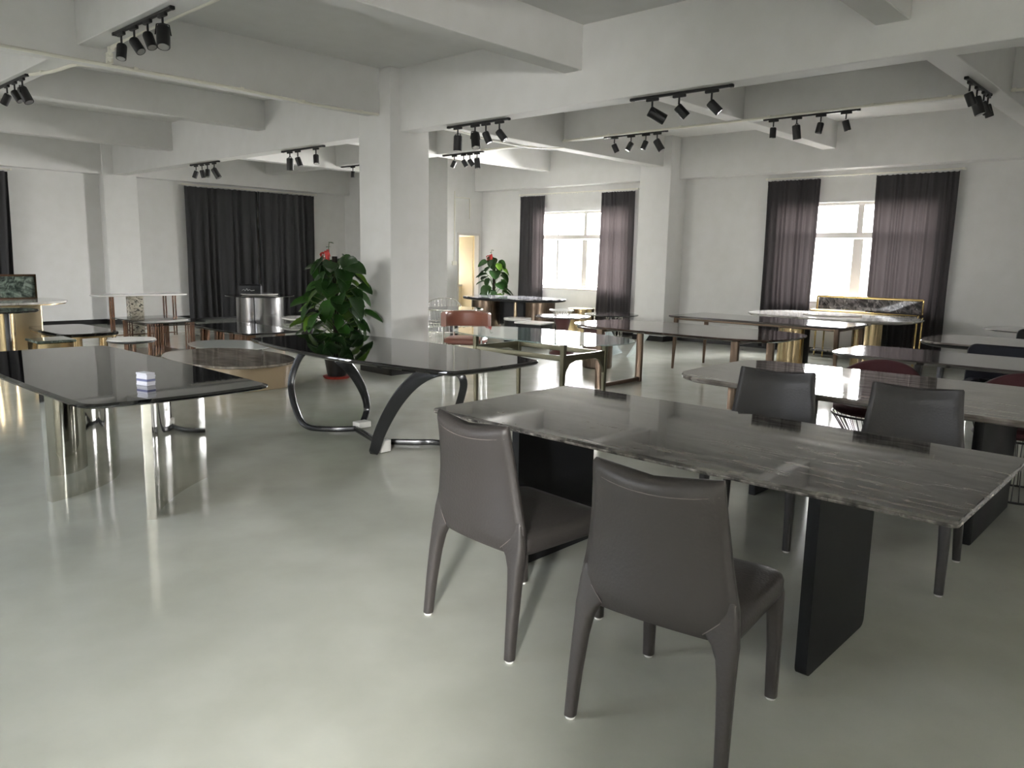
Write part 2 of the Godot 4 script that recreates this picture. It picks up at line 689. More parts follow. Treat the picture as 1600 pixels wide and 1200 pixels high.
func terrazzo() -> ImageTexture:
	var im := Image.create(256, 256, false, Image.FORMAT_RGB8)
	var n := noise(0.045, 77, 2, FastNoiseLite.TYPE_CELLULAR)
	n.cellular_return_type = FastNoiseLite.RETURN_CELL_VALUE
	var e := noise(0.05, 78, 3)
	for y in 256:
		for x in 256:
			var v := n.get_noise_2d(x + e.get_noise_2d(x, y) * 14.0, y)
			var c := Color(0.80, 0.78, 0.72)
			if v > 0.45:
				c = Color(0.16, 0.15, 0.14)
			elif v < -0.6:
				c = Color(0.55, 0.53, 0.48)
			im.set_pixel(x, y, c)
	return ImageTexture.create_from_image(im)


# ---------------------------------------------------------------- room
func room() -> void:
	struct("floor", box_mesh(Vector3((XL + XR) / 2, -0.1, (ZW + ZB) / 2), Vector3(XR - XL + 0.6, 0.2, ZB - ZW + 0.6)), M.floor, "glossy grey-green epoxy floor")
	struct("ceiling", box_mesh(Vector3((XL + XR) / 2, CEIL + 0.1, (ZW + ZB) / 2), Vector3(XR - XL + 0.6, 0.2, ZB - ZW + 0.6)), M.paint, "plain off-white concrete ceiling slab")
	# window wall with its three openings, wall behind the photographer with two
	struct("wall_window", pierced_wall(XL - 0.3, XR + 0.3, ZW - 0.26, ZW, [[-14.7, -13.5, 1.1, 2.0], [-11.35, -8.95, 0.88, 2.5], [-5.85, -3.4, 0.88, 2.5]]), M.paint, "off-white wall with the bright windows")
	struct("wall_rear", pierced_wall(XL - 0.3, XR + 0.3, ZB, ZB + 0.26, [[-14.0, -11.6, 0.9, 2.6], [-6.2, -3.8, 0.9, 2.6], [1.35, 2.85, 0.9, 2.6]]), M.paint)
	struct("wall_left", box_mesh(Vector3(XL - 0.13, CEIL / 2, (ZW + ZB) / 2), Vector3(0.26, CEIL, ZB - ZW)), M.paint)
	struct("wall_right", box_mesh(Vector3(XR + 0.13, CEIL / 2, (ZW + ZB) / 2), Vector3(0.26, CEIL, ZB - ZW)), M.paint)
	# black skirting
	struct("baseboard_left", boxes_mesh([[Vector3(XL, 0, -11.95), Vector3(XL + 0.015, 0.1, -6.69)], [Vector3(XL, 0, -6.02), Vector3(XL + 0.015, 0.1, ZB)]]), M.skirting)
	struct("baseboard_window", boxes_mesh([[Vector3(-13.06, 0, ZW), Vector3(-8.4, 0.1, ZW + 0.015)], [Vector3(-7.7, 0, ZW), Vector3(XR, 0.1, ZW + 0.015)]]), M.skirting)
	struct("baseboard_right", box_mesh(Vector3(XR - 0.008, 0.05, (ZW + ZB) / 2), Vector3(0.015, 0.1, ZB - ZW - 0.1)), M.skirting)
	# columns, each with its skirting; the last an unseen pier added to block light
	var cols := [[Vector3(-8.31, 0, -6.685), Vector3(-7.68, CEIL, -6.067)], [Vector3(-8.38, 0, ZW), Vector3(-7.72, CEIL, -12.5)], [Vector3(XL, 0, -6.68), Vector3(-16.75, CEIL, -6.03)], [Vector3(0.7, 0, -13.05), Vector3(1.33, CEIL, -12.5)], [Vector3(-8.31, 0, 0.55), Vector3(-7.68, CEIL, 1.15)], [Vector3(0.22, 0, 0.6), Vector3(2.1, CEIL, 1.1)]]
	var labels := ["square off-white column behind the leafy plant", "off-white pier between the two windows", "shallow pier on the left wall", "", "", ""]
	for i in cols.size():
		var o := struct("trim", chamfered(cols[i][0], cols[i][1]), M.paint, labels[i])
		var lo: Vector3 = cols[i][0]
		var hi: Vector3 = cols[i][1]
		part(o, "skirting", box_mesh((lo + hi) * Vector3(0.5, 0, 0.5) + Vector3(0, 0.05, 0), Vector3(hi.x - lo.x + 0.026, 0.1, hi.z - lo.z + 0.026)), M.skirting)


func chamfered(lo: Vector3, hi: Vector3) -> ArrayMesh:
	return chamfer_box((lo + hi) * 0.5, hi - lo, 0.006)


# wall along X between z0 and z1 with rectangular openings [x0, x1, y0, y1]
func pierced_wall(x0: float, x1: float, z0: float, z1: float, holes: Array) -> ArrayMesh:
	var list := []
	var x := x0
	for h in holes:
		list.append([Vector3(x, 0, z0), Vector3(h[0], CEIL, z1)])
		list.append([Vector3(h[0], 0, z0), Vector3(h[1], h[2], z1)])
		list.append([Vector3(h[0], h[3], z0), Vector3(h[1], CEIL, z1)])
		x = h[1]
	list.append([Vector3(x, 0, z0), Vector3(x1, CEIL, z1)])
	return boxes_mesh(list)


func ceiling_beams() -> void:
	# across the room (along X)
	for b in [[-2.69, -2.90, 3.32], [-6.225, -6.46, 3.0], [-9.62, -9.86, 3.32], [-12.8, -13.06, 3.0], [0.72, 0.98, 3.0]]:
		struct("trim", chamfered(Vector3(XL + 0.001, b[2], b[1]), Vector3(XR, CEIL + 0.01, b[0])), M.paint, "off-white concrete ceiling beam" if b[0] > -13 else "")
	# towards the windows (along Z), between the cross beams
	for b in [[-2.17, -1.93, 3.24], [-5.12, -4.9, 3.315], [-8.13, -7.885, 3.2], [-11.05, -10.84, 3.315], [-14.2, -13.98, 3.26], [0.88, 1.12, 3.2]]:
		struct("trim", chamfered(Vector3(b[0], b[2], ZW + 0.01), Vector3(b[1], CEIL + 0.01, ZB)), M.paint, "off-white concrete ceiling beam running to the windows")
	struct("trim", chamfered(Vector3(XL, 3.0, ZW), Vector3(XL + 0.2, CEIL + 0.01, ZB)), M.paint, "off-white edge beam along the left wall")


# window: frame with bars and one pane in every light of it; inward = +1 if the room lies towards +Z
func make_window(called: String, x0: float, x1: float, y0: float, y1: float, z: float, inward: float, bars: Array, transom: float, label: String) -> Node3D:
	var root := Node3D.new()
	root.name = called
	add_child(root)
	root.position = Vector3(0, 0, z)
	root.set_meta("kind", "structure")
	root.set_meta("label", label)
	var f := 0.05
	var st := tool()
	add_box(st, Vector3((x0 + x1) / 2, y0 + f / 2, 0), Vector3(x1 - x0, f, 0.07))
	add_box(st, Vector3((x0 + x1) / 2, y1 - f / 2, 0), Vector3(x1 - x0, f, 0.07))
	add_box(st, Vector3(x0 + f / 2, (y0 + y1) / 2, 0), Vector3(f, y1 - y0 - 2 * f, 0.07))
	add_box(st, Vector3(x1 - f / 2, (y0 + y1) / 2, 0), Vector3(f, y1 - y0 - 2 * f, 0.07))
	part(root, "window_frame", done(st), M.frame_white)
	part(root, "transom", box_mesh(Vector3((x0 + x1) / 2, transom, 0), Vector3(x1 - x0 - 2 * f, 0.09, 0.06)), M.frame_white)
	var xs := [x0 + f]
	for b in bars:
		part(root, "mullion", box_mesh(Vector3(b[0], (y0 + transom) / 2, 0), Vector3(b[1], transom - y0 - 0.12, 0.06)), M.frame_white)
		part(root, "mullion", box_mesh(Vector3(b[0], (y1 + transom) / 2, 0), Vector3(b[1] * 0.6, y1 - transom - 0.09, 0.05)), M.frame_white)
		xs.append(b[0])
	xs.append(x1 - f)
	for i in xs.size() - 1:
		part(root, "pane", box_mesh(Vector3((xs[i] + xs[i + 1]) / 2, (y0 + transom) / 2, 0), Vector3(xs[i + 1] - xs[i], transom - y0, 0.006)), M.glass_pane)
		part(root, "pane", box_mesh(Vector3((xs[i] + xs[i + 1]) / 2, (y1 + transom) / 2, 0), Vector3(xs[i + 1] - xs[i], y1 - transom, 0.006)), M.glass_pane)
	part(root, "window_sill", chamfer_box(Vector3((x0 + x1) / 2, y0 - 0.012, 0.075 * inward), Vector3(x1 - x0 + 0.06, 0.03, 0.16), 0.004), M.frame_white)
	return root


func windows_and_curtains() -> void:
	make_window("window_1", -11.35, -8.95, 0.88, 2.5, ZW - 0.14, 1.0, [[-10.87, 0.06], [-10.13, 0.13]], 1.97, "white framed window between plum curtains left of the pier")
	make_window("window_2", -5.85, -3.4, 0.88, 2.5, ZW - 0.14, 1.0, [[-4.55, 0.16]], 1.97, "white framed window between plum curtains behind the gold console")
	make_window("window_3", -14.0, -11.6, 0.9, 2.6, ZB + 0.14, -1.0, [[-12.8, 0.09]], 2.0, "")
	make_window("window_4", 1.35, 2.85, 0.9, 2.6, ZB + 0.14, -1.0, [[2.1, 0.09]], 2.0, "")
	make_window("window_6", -6.2, -3.8, 0.9, 2.6, ZB + 0.14, -1.0, [[-5.0, 0.09]], 2.0, "")
	# plum curtains of the window wall
	curtain("plum curtain drawn to the left side of the window by the far plant", "curtain_plum", Vector3(-11.42, 0, -12.93), 0.72, 0.70, 2.842, 0.0, 7, 1)
	curtain("plum curtain at the right side of the window beside the pier", "curtain_plum", Vector3(-9.17, 0, -12.93), 0.80, 0.84, 2.842, 0.0, 8, 2)
	curtain("narrow plum curtain left of the gold console window", "curtain_plum", Vector3(-5.6, 0, -12.93), 0.90, 0.86, 2.878, 0.0, 9, 3)
	curtain("wide plum curtain half drawn right of the gold console window", "curtain_plum", Vector3(-3.7, 0, -12.93), 1.16, 1.14, 2.878, 0.0, 10, 4)
	rod("thin curtain rod above the window left of the pier", Vector3(-11.8, 2.875, -12.93), Vector3(-8.72, 2.875, -12.93), 22)
	rod("thin curtain rod above the gold console window", Vector3(-6.08, 2.91, -12.93), Vector3(-3.08, 2.91, -12.93), 24)
	# black curtains of the left wall
	curtain("left black curtain of the closed pair behind the steel drum table", "curtain_black", Vector3(-16.82, 0, -8.55), 1.72, 1.66, 2.907, PI / 2, 9, 5)
	curtain("right black curtain of the closed pair behind the steel drum table", "curtain_black", Vector3(-16.82, 0, -10.17), 1.52, 1.5, 2.907, PI / 2, 8, 6)
	curtain("black curtain at the far left edge above the framed stone panel", "curtain_black", Vector3(-16.82, 0, -3.4), 2.0, 1.9, 2.907, PI / 2, 9, 7)
	rod("curtain rod over the closed black curtain pair", Vector3(-16.82, 2.94, -7.65), Vector3(-16.82, 2.94, -10.98), 26)
	rod("curtain rod over the black curtain at the left edge", Vector3(-16.82, 2.94, -2.3), Vector3(-16.82, 2.94, -4.45), 14)


# pleated cloth, hung at its middle; the pleats run and fade down the cloth
func curtain(label: String, m: String, at: Vector3, w_top: float, w_bottom: float, top: float, turn: float, pleats: int, sd: int) -> void:
	var o := thing("curtain", label, "curtain", at, turn, "curtains")
	var r := RandomNumberGenerator.new()
	r.seed = 100 + sd
	var ph := []
	for i in pleats + 1:
		ph.append([r.randf_range(0.7, 1.3), r.randf_range(-0.5, 0.5), r.randf_range(0.6, 1.25)])
	var st := tool()
	var nx := pleats * 10
	var ny := 26
	var front := []
	for j in ny + 1:
		var v := float(j) / ny
		var row := PackedVector3Array()
		for i in nx + 1:
			var u := float(i) / nx
			var s := u * pleats
			var c: Array = ph[int(minf(s, pleats - 0.001))]
			var amp := minf(0.38 * w_top / pleats, 0.075 if m == "curtain_black" else 0.034) * float(c[2]) * (0.55 + 0.45 * v)
			var wave := sin((s + 0.25 * sin(s * 2.1 + float(c[1])) + 0.25 * v * sin(s * 0.7 + sd)) * TAU) * amp + sin(s * 1.3 + sd) * 0.012 * v
			var x := (u - 0.5) * lerpf(w_top, w_bottom, v) + 0.012 * sin(v * 5.0 + s * 0.8) * v
			row.append(Vector3(x, lerpf(top, 0.05, v) - 0.010 * absf(sin(s * PI * 1.5)) * (1.0 if j == 0 else 0.0), wave))
		front.append(row)
	loft(st, front, false, false, 0)
	part(o, "cloth", done(st), M[m])
	# stitched heading tape
	st = tool()
	var tape := []
	for j in 2:
		var row := PackedVector3Array()
		for i in nx + 1:
			var p: Vector3 = front[0][i]
			row.append(p + Vector3(0, -0.075 * j + 0.002, 0.006))
		tape.append(row)
	loft(st, tape, false, false, 0)
	part(o, "heading", done(st), M[m])


func rod(label: String, a: Vector3, b: Vector3, hooks: int) -> void:
	var mid := (a + b) * 0.5
	var o := thing("curtain_rod", label, "curtain rod", mid, 0.0, "curtain rods")
	part(o, "pole", tube([a - mid, b - mid], 0.011, 8), M.pipe_white)
	for e in [a, b]:
		part(o, "finial", box_mesh(e - mid, Vector3(0.03, 0.035, 0.03)), M.pipe_white)
		var out := Vector3(0, 0, -0.12) if absf(a.z - b.z) < 0.01 else Vector3(-0.18, 0, 0)
		part(o, "bracket", bar(e - mid, e - mid + out, 0.012, 0.012), M.pipe_white)
	for i in hooks:
		var p := a.lerp(b, (i + 0.5) / hooks) - mid
		part(o, "hook", tube([p + Vector3(0, 0.0, 0), p + Vector3(0, -0.03, 0)], 0.004, 5), M.pipe_white)


func corner_room() -> void:
	# small room in the far corner, entered by a door in its side wall
	struct("wall_partition", boxes_mesh([
		[Vector3(-13.22, 0, -12.30), Vector3(-13.1, CEIL, -11.95)],
		[Vector3(-13.22, 2.0, -12.94), Vector3(-13.1, CEIL, -12.30)],
		[Vector3(-13.22, 0, ZW), Vector3(-13.1, CEIL, -12.94)],
		[Vector3(XL, 0, -12.07), Vector3(-13.22, CEIL, -11.95)]]), M.paint, "off-white partition of the corner room")
	struct("wall_pantry", boxes_mesh([[Vector3(-16.0, 0, ZW), Vector3(-15.9, 3.0, -12.07)], [Vector3(-15.9, 0, ZW + 0.002), Vector3(-14.72, 3.0, ZW + 0.02)], [Vector3(-13.48, 0, ZW + 0.002), Vector3(-13.22, 3.0, ZW + 0.02)], [Vector3(-14.72, 0, ZW + 0.002), Vector3(-13.48, 1.08, ZW + 0.02)]]), M.cream_wall, "warm cream wall inside the corner room")
	make_window("window_5", -14.7, -13.5, 1.1, 2.0, ZW - 0.14, 1.0, [[-14.1, 0.05]], 1.75, "small bright window inside the corner room")
	var d := Node3D.new()
	d.name = "door_1"
	add_child(d)
	d.position = Vector3(-13.16, 0, -12.62)
	d.set_meta("kind", "structure")
	d.set_meta("label", "open doorway to the cream corner room")
	part(d, "door_frame", boxes_mesh([[Vector3(-0.07, 0, -0.36), Vector3(0.075, 2.05, -0.315)], [Vector3(-0.07, 0, 0.315), Vector3(0.075, 2.05, 0.36)], [Vector3(-0.07, 2.0, -0.315), Vector3(0.075, 2.05, 0.315)]]), M.frame_white)
	var leaf := part(d, "door_leaf", chamfer_box(Vector3(-0.38, 1.0, -0.29), Vector3(0.6, 1.96, 0.035)), M.door_wood)
	part(leaf, "handle", tube([Vector3(-0.6, 1.0, -0.26), Vector3(-0.6, 1.0, -0.22), Vector3(-0.5, 1.0, -0.22)], 0.009, 6), M.chrome)
	var c := thing("counter", "white counter under the small corner room window", "counter", Vector3(-14.2, 0, -12.8))
	part(c, "worktop", chamfer_box(Vector3(0, 0.83, 0), Vector3(1.2, 0.04, 0.42)), M.white_lacquer)
	part(c, "body", box_mesh(Vector3(0, 0.405, -0.02), Vector3(1.16, 0.81, 0.38)), M.cream_wall)
	# switch box with its conduit
	var s := thing("switch_box", "white switch box with conduit on the partition beside the doorway", "switch", Vector3(-13.085, 1.36, -12.16))
	part(s, "plate", chamfer_box(Vector3(0, 0, 0), Vector3(0.03, 0.09, 0.14)), M.pipe_white)
	part(s, "conduit", tube([Vector3(0, 0.04, 0), Vector3(0, 1.6, 0)], 0.013), M.pipe_white)
	var k := thing("wall_conduit", "bent white conduit above the corner room doorway", "pipe", Vector3(-13.085, 2.83, -12.4))
	part(k, "pipe", tube([Vector3(0, 0, 0.24), Vector3(0, 0, -0.2), Vector3(0, -0.02, -0.23), Vector3(0, -0.46, -0.23)], 0.01), M.pipe_white)


# ---------------------------------------------------------------- chairs
# leather saddle chair facing -Z, its origin on the floor between the four feet
func saddle_chair(label: String, at: Vector3, turn: float, m: Material) -> Node3D:
	var o := thing("dining_chair", label, "chair", at, turn, "leather chairs at the grey marble table")
	# backrest: rear and front skins joined round the edge
	var hs := [0.405, 0.42, 0.46, 0.505, 0.56, 0.64, 0.72, 0.79, 0.845, 0.868, 0.878]
	var ws := [0.225, 0.245, 0.264, 0.262, 0.250, 0.236, 0.225, 0.217, 0.213, 0.212, 0.207]
	var zs := [0.200, 0.203, 0.205, 0.206, 0.208, 0.214, 0.224, 0.236, 0.247, 0.250, 0.244]
	var ts := [0.02, 0.032, 0.036, 0.036, 0.034, 0.032, 0.032, 0.032, 0.034, 0.028, 0.012]
	var st := tool()
	var rings := []
	var nu := 16
	for j in hs.size():
		var ring := PackedVector3Array()
		var lift: float = clampf((hs[j] - 0.6) / 0.28, 0.0, 1.0)
		for side in 2:
			for i in nu + 1:
				var u := (float(i) / nu * 2.0 - 1.0) * (1.0 if side == 0 else -1.0)
				var bow: float = 0.035 * (1.0 - u * u)
				var y: float = hs[j] + lift * 0.028 * (u * u - 0.4) - (0.012 * u * u if j < 2 else 0.0)
				var edge := sqrt(maxf(0.0, 1.0 - pow(absf(u), 6.0)))
				var th: float = ts[j] * (0.5 + 0.5 * edge)
				var roll: float = 0.008 * sin((hs[j] - 0.5) * 24.0) if side == 1 and hs[j] > 0.5 and hs[j] < 0.86 else 0.0
				var z: float = zs[j] + bow + (th * 0.5 if side == 0 else -th * 0.5) - roll * edge
				ring.append(Vector3(u * ws[j], y, z))
		rings.append(ring)
	loft(st, rings, true, true, 0)
	var back := part(o, "backrest", done(st), m)
	# stitched seams: across the top and in the lower corners
	for k in 3:
		var pts := []
		for i in 13:
			var t := i / 12.0
			if k == 0:
				var u := t * 1.9 - 0.95
				pts.append(Vector3(u * 0.2115, 0.836 + 0.024 * (u * u - 0.4), 0.2455 + 0.035 * (1 - u * u) + 0.0165 * (0.25 + 0.75 * sqrt(1 - pow(absf(u), 6.0)))))
			else:
				var s := -1.0 if k == 1 else 1.0
				var u := 0.97 - 0.30 * t
				pts.append(Vector3(s * u * (0.262 - 0.01 * t), 0.525 - 0.105 * pow(t, 0.7), 0.2055 + 0.035 * (1 - u * u) + 0.019 * (0.3 + 0.7 * sqrt(1 - pow(u, 6.0)))))
		part(back, "seam", tube(pts, 0.0016, 5), M.stitch)
	# seat
	part(o, "seat", seat_mesh(), m)
	# legs
	for s in [-1.0, 1.0]:
		var rear := part(o, "leg", leg_mesh([[0.258, 0.01, 0.266, 0.038, 0.038], [0.253, 0.16, 0.251, 0.044, 0.044], [0.246, 0.29, 0.235, 0.052, 0.050], [0.240, 0.355, 0.225, 0.062, 0.053], [0.231, 0.395, 0.219, 0.082, 0.052], [0.213, 0.43, 0.215, 0.112, 0.046], [0.212, 0.475, 0.2125, 0.106, 0.040], [0.215, 0.53, 0.211, 0.075, 0.026]], s), m)
		part(rear, "glide", lathe([Vector2(0.0, 0.0), Vector2(0.016, 0.0), Vector2(0.018, 0.006), Vector2(0.018, 0.014), Vector2(0.0, 0.014)], 12), M.glide, Vector3(0.258 * s, 0, 0.266))
		var fore := part(o, "leg", leg_mesh([[0.235, 0.01, -0.262, 0.040, 0.040], [0.234, 0.20, -0.256, 0.046, 0.046], [0.229, 0.40, -0.243, 0.056, 0.056], [0.222, 0.45, -0.235, 0.05, 0.05]], s), m)
		part(fore, "glide", lathe([Vector2(0.0, 0.0), Vector2(0.016, 0.0), Vector2(0.018, 0.006), Vector2(0.018, 0.014), Vector2(0.0, 0.014)], 12), M.glide, Vector3(0.235 * s, 0, -0.262))
	return o


func seat_mesh() -> ArrayMesh:
	var st := tool()
	var poly := rounded_rect(0.515, 0.49, 0.055, 6)
	var rings := []
	for p in [[0.92, 0.392], [0.98, 0.397], [1.0, 0.415], [1.0, 0.450], [0.975, 0.466], [0.91, 0.476], [0.75, 0.482], [0.4, 0.486]]:
		var small := PackedVector2Array()
		for q in poly:
			small.append(q * float(p[0]))
		rings.append(ring_at(small, p[1], Vector2(0, -0.035)))
	loft(st, rings, true, true, 0)
	return done(st)


func leg_mesh(stations: Array, s: float) -> ArrayMesh:
	var st := tool()
	var rings := []
	for q in stations:
		var r := rounded_rect(q[3], q[4], minf(q[3], q[4]) * 0.36, 4)
		var ring := PackedVector3Array()
		for i in range(r.size() - 1, -1, -1):
			ring.append(Vector3(q[0] * s + r[i].x, q[1], q[2] + r[i].y))
		rings.append(ring)
	loft(st, rings, true, true, 0)
	return done(st)


# ---------------------------------------------------------------- the three near tables
func foreground() -> void:
	# grey marble table on two black slabs
	var t := thing("dining_table", "polished grey marble table on two black slab legs beside four leather chairs", "table", Vector3(-1.69, 0, -3.06))
	var top := part(t, "tabletop", slab_prof(boat(2.36, 1.12, 0.02, 0.0, 0.02), [[0.012, 0.725], [0.004, 0.729], [0.0, 0.742], [0.003, 0.7485], [0.006, 0.75]]), M.marble_grey)
	top.set_meta("label", "polished grey veined marble")
	var st := tool()
	profile_into(st, boat(2.356, 1.116, 0.02, 0.0, 0.02), [[0.014, 0.7245], [0.0, 0.7285], [-0.0035, 0.735], [0.0, 0.7415]])
	part(t, "rough_edge", done(st), M.marble_edge)
	part(t, "under_frame", box_mesh(Vector3(0, 0.708, 0), Vector3(1.7, 0.03, 0.16)), M.black_metal)
	for x in [0.70, -0.735]:
		var s2 := tool()
		var r := rounded_rect(0.60, 0.72, 0.035, 5)
		var rings := []
		for e in [-1.0, 1.0]:
			var ring := PackedVector3Array()
			for p in r:
				ring.append(Vector3(x + e * 0.022, 0.362 + p.y, 0.10 + p.x))
			rings.append(ring)
		loft(s2, rings, true, true, -1)
		part(t, "slab_leg", done(s2), M.black_lacquer)
	var leather: Material = M.leather_taupe
	saddle_chair("taupe leather chair at the left end of the grey marble table, back towards the viewer", Vector3(-2.055, 0, -2.275), deg_to_rad(-5.0), leather)
	saddle_chair("leather chair nearest to the viewer, back turned, at the grey marble table", Vector3(-1.21, 0, -2.165), deg_to_rad(6.5), leather)
	saddle_chair("leather chair tinted darker for shade across the grey marble table, left one of the two facing the viewer", Vector3(-1.83, 0, -4.05), deg_to_rad(180 + 10.0), M.leather_taupe_shaded)
	saddle_chair("leather chair tinted darker for shade across the grey marble table, right one of the two facing the viewer", Vector3(-1.09, 0, -4.04), deg_to_rad(180 + 8.0), M.leather_taupe_shaded)

	# black glass table on curved chrome panels
	t = thing("dining_table", "black glass table on curved chrome panels with a stack of cards on it", "table", Vector3(-5.30, 0, -1.80))
	part(t, "tabletop", slab_prof(boat(2.66, 1.08, 0.03, 0.05, 0.09), [[0.035, 0.722], [0.0, 0.733], [0.0, 0.741], [0.028, 0.75]]), M.black_glass)
	part(t, "chrome_leg", curved_panel(bezier2(Vector2(0.24, 0.40), Vector2(0.13, -0.12), Vector2(-0.44, -0.21)), 0.0, 0.725, 0.05), M.chrome)
	part(t, "chrome_leg", curved_panel(bezier2(Vector2(0.98, 0.10), Vector2(0.62, -0.08), Vector2(0.36, -0.50)), 0.0, 0.725, 0.05), M.chrome)
	var cd := thing("card_stack", "small stack of white and lilac cards on the black glass table", "cards", Vector3(-4.46, 0.75, -1.765), 0.25)
	for k in 6:
		part(cd, "card_bundle", chamfer_box(Vector3(rng.randf_range(-0.003, 0.003), 0.006 + 0.012 * k, rng.randf_range(-0.003, 0.003)), Vector3(0.092, 0.0112, 0.055), 0.001), M.print_blue if k == 2 else M.paper)

	# black marble boat table on twisted loops
	t = thing("dining_table", "black marble boat-shaped table on two twisted black loops before the plant", "table", Vector3(-5.05, 0, -3.89))
	part(t, "tabletop", slab_prof(boat(2.72, 1.22, 0.16, 0.03, 0.05), [[0.03, 0.712], [0.008, 0.724], [0.0, 0.734], [0.002, 0.744], [0.012, 0.75]]), M.marble_black)
	var off := Vector3(5.05, 0, 3.89)
	var loop_l := [[-5.40, 0.02, -3.87, 0.05], [-5.50, 0.02, -3.73, 0.045], [-5.61, 0.02, -3.64, 0.045], [-5.70, 0.03, -3.59, 0.045], [-5.80, 0.08, -3.58, 0.05], [-5.92, 0.22, -3.59, 0.055], [-5.985, 0.38, -3.61, 0.055], [-5.96, 0.54, -3.65, 0.055], [-5.90, 0.65, -3.69, 0.06], [-5.78, 0.695, -3.73, 0.06], [-5.52, 0.695, -3.72, 0.08], [-5.40, 0.64, -3.72, 0.095], [-5.38, 0.56, -3.80, 0.09], [-5.46, 0.42, -3.95, 0.08], [-5.555, 0.25, -4.09, 0.065], [-5.59, 0.12, -4.13, 0.055], [-5.53, 0.03, -4.04, 0.05]]
	var loop_r := [[-4.76, 0.02, -3.64, 0.05], [-4.66, 0.02, -3.51, 0.07], [-4.625, 0.06, -3.495, 0.08], [-4.575, 0.20, -3.51, 0.09], [-4.47, 0.40, -3.55, 0.10], [-4.34, 0.56, -3.59, 0.105], [-4.20, 0.66, -3.63, 0.10], [-4.06, 0.695, -3.68, 0.07], [-3.96, 0.69, -3.72, 0.055], [-3.93, 0.62, -3.75, 0.055], [-4.06, 0.48, -3.85, 0.055], [-4.27, 0.28, -3.98, 0.055], [-4.41, 0.10, -4.05, 0.05], [-4.50, 0.025, -4.08, 0.045], [-4.60, 0.02, -4.02, 0.045], [-4.67, 0.02, -3.94, 0.045], [-4.82, 0.02, -3.80, 0.045]]
	for lp in [loop_l, loop_r]:
		var pts := []
		var wid := []
		for p in lp:
			pts.append(Vector3(p[0], p[1], p[2]) + off)
			wid.append(Vector3(p[3], 0, 0))
		var st3 := tool()
		ribbon(st3, smooth_path(pts, 5), smooth_path(wid, 5), 0.034, Vector3(0.67, 0.1, 0.73).normalized())
		part(t, "loop_leg", done(st3), M.loop_metal)
	part(t, "floor_bar", bar(Vector3(-5.42, 0.02, -3.88) + off, Vector3(-4.76, 0.02, -3.68) + off, 0.05, 0.034, -1, -1, Vector3.UP), M.loop_metal)
	part(t, "end_plate", chamfer_box(Vector3(-5.465, 0.035, -3.985) + off, Vector3(0.10, 0.05, 0.13)), M.glide)
	part(t, "end_plate", chamfer_box(Vector3(-4.655, 0.05, -3.60) + off, Vector3(0.05, 0.09, 0.10)), M.glide)


# ---------------------------------------------------------------- tables in the left half
func rod_bundle(o: Node3D, n: int, c: Vector2, r: float, a0: float, a1: float, y0: float, y1: float, m: Material) -> void:
	for k in n:
		var a := lerpf(a0, a1, (k + 0.5) / n)
		var p := c + Vector2(cos(a), sin(a)) * r
		part(o, "rod", tube([Vector3(p.x, y0, p.y), Vector3(p.x, y1, p.y)], 0.012, 6), m)


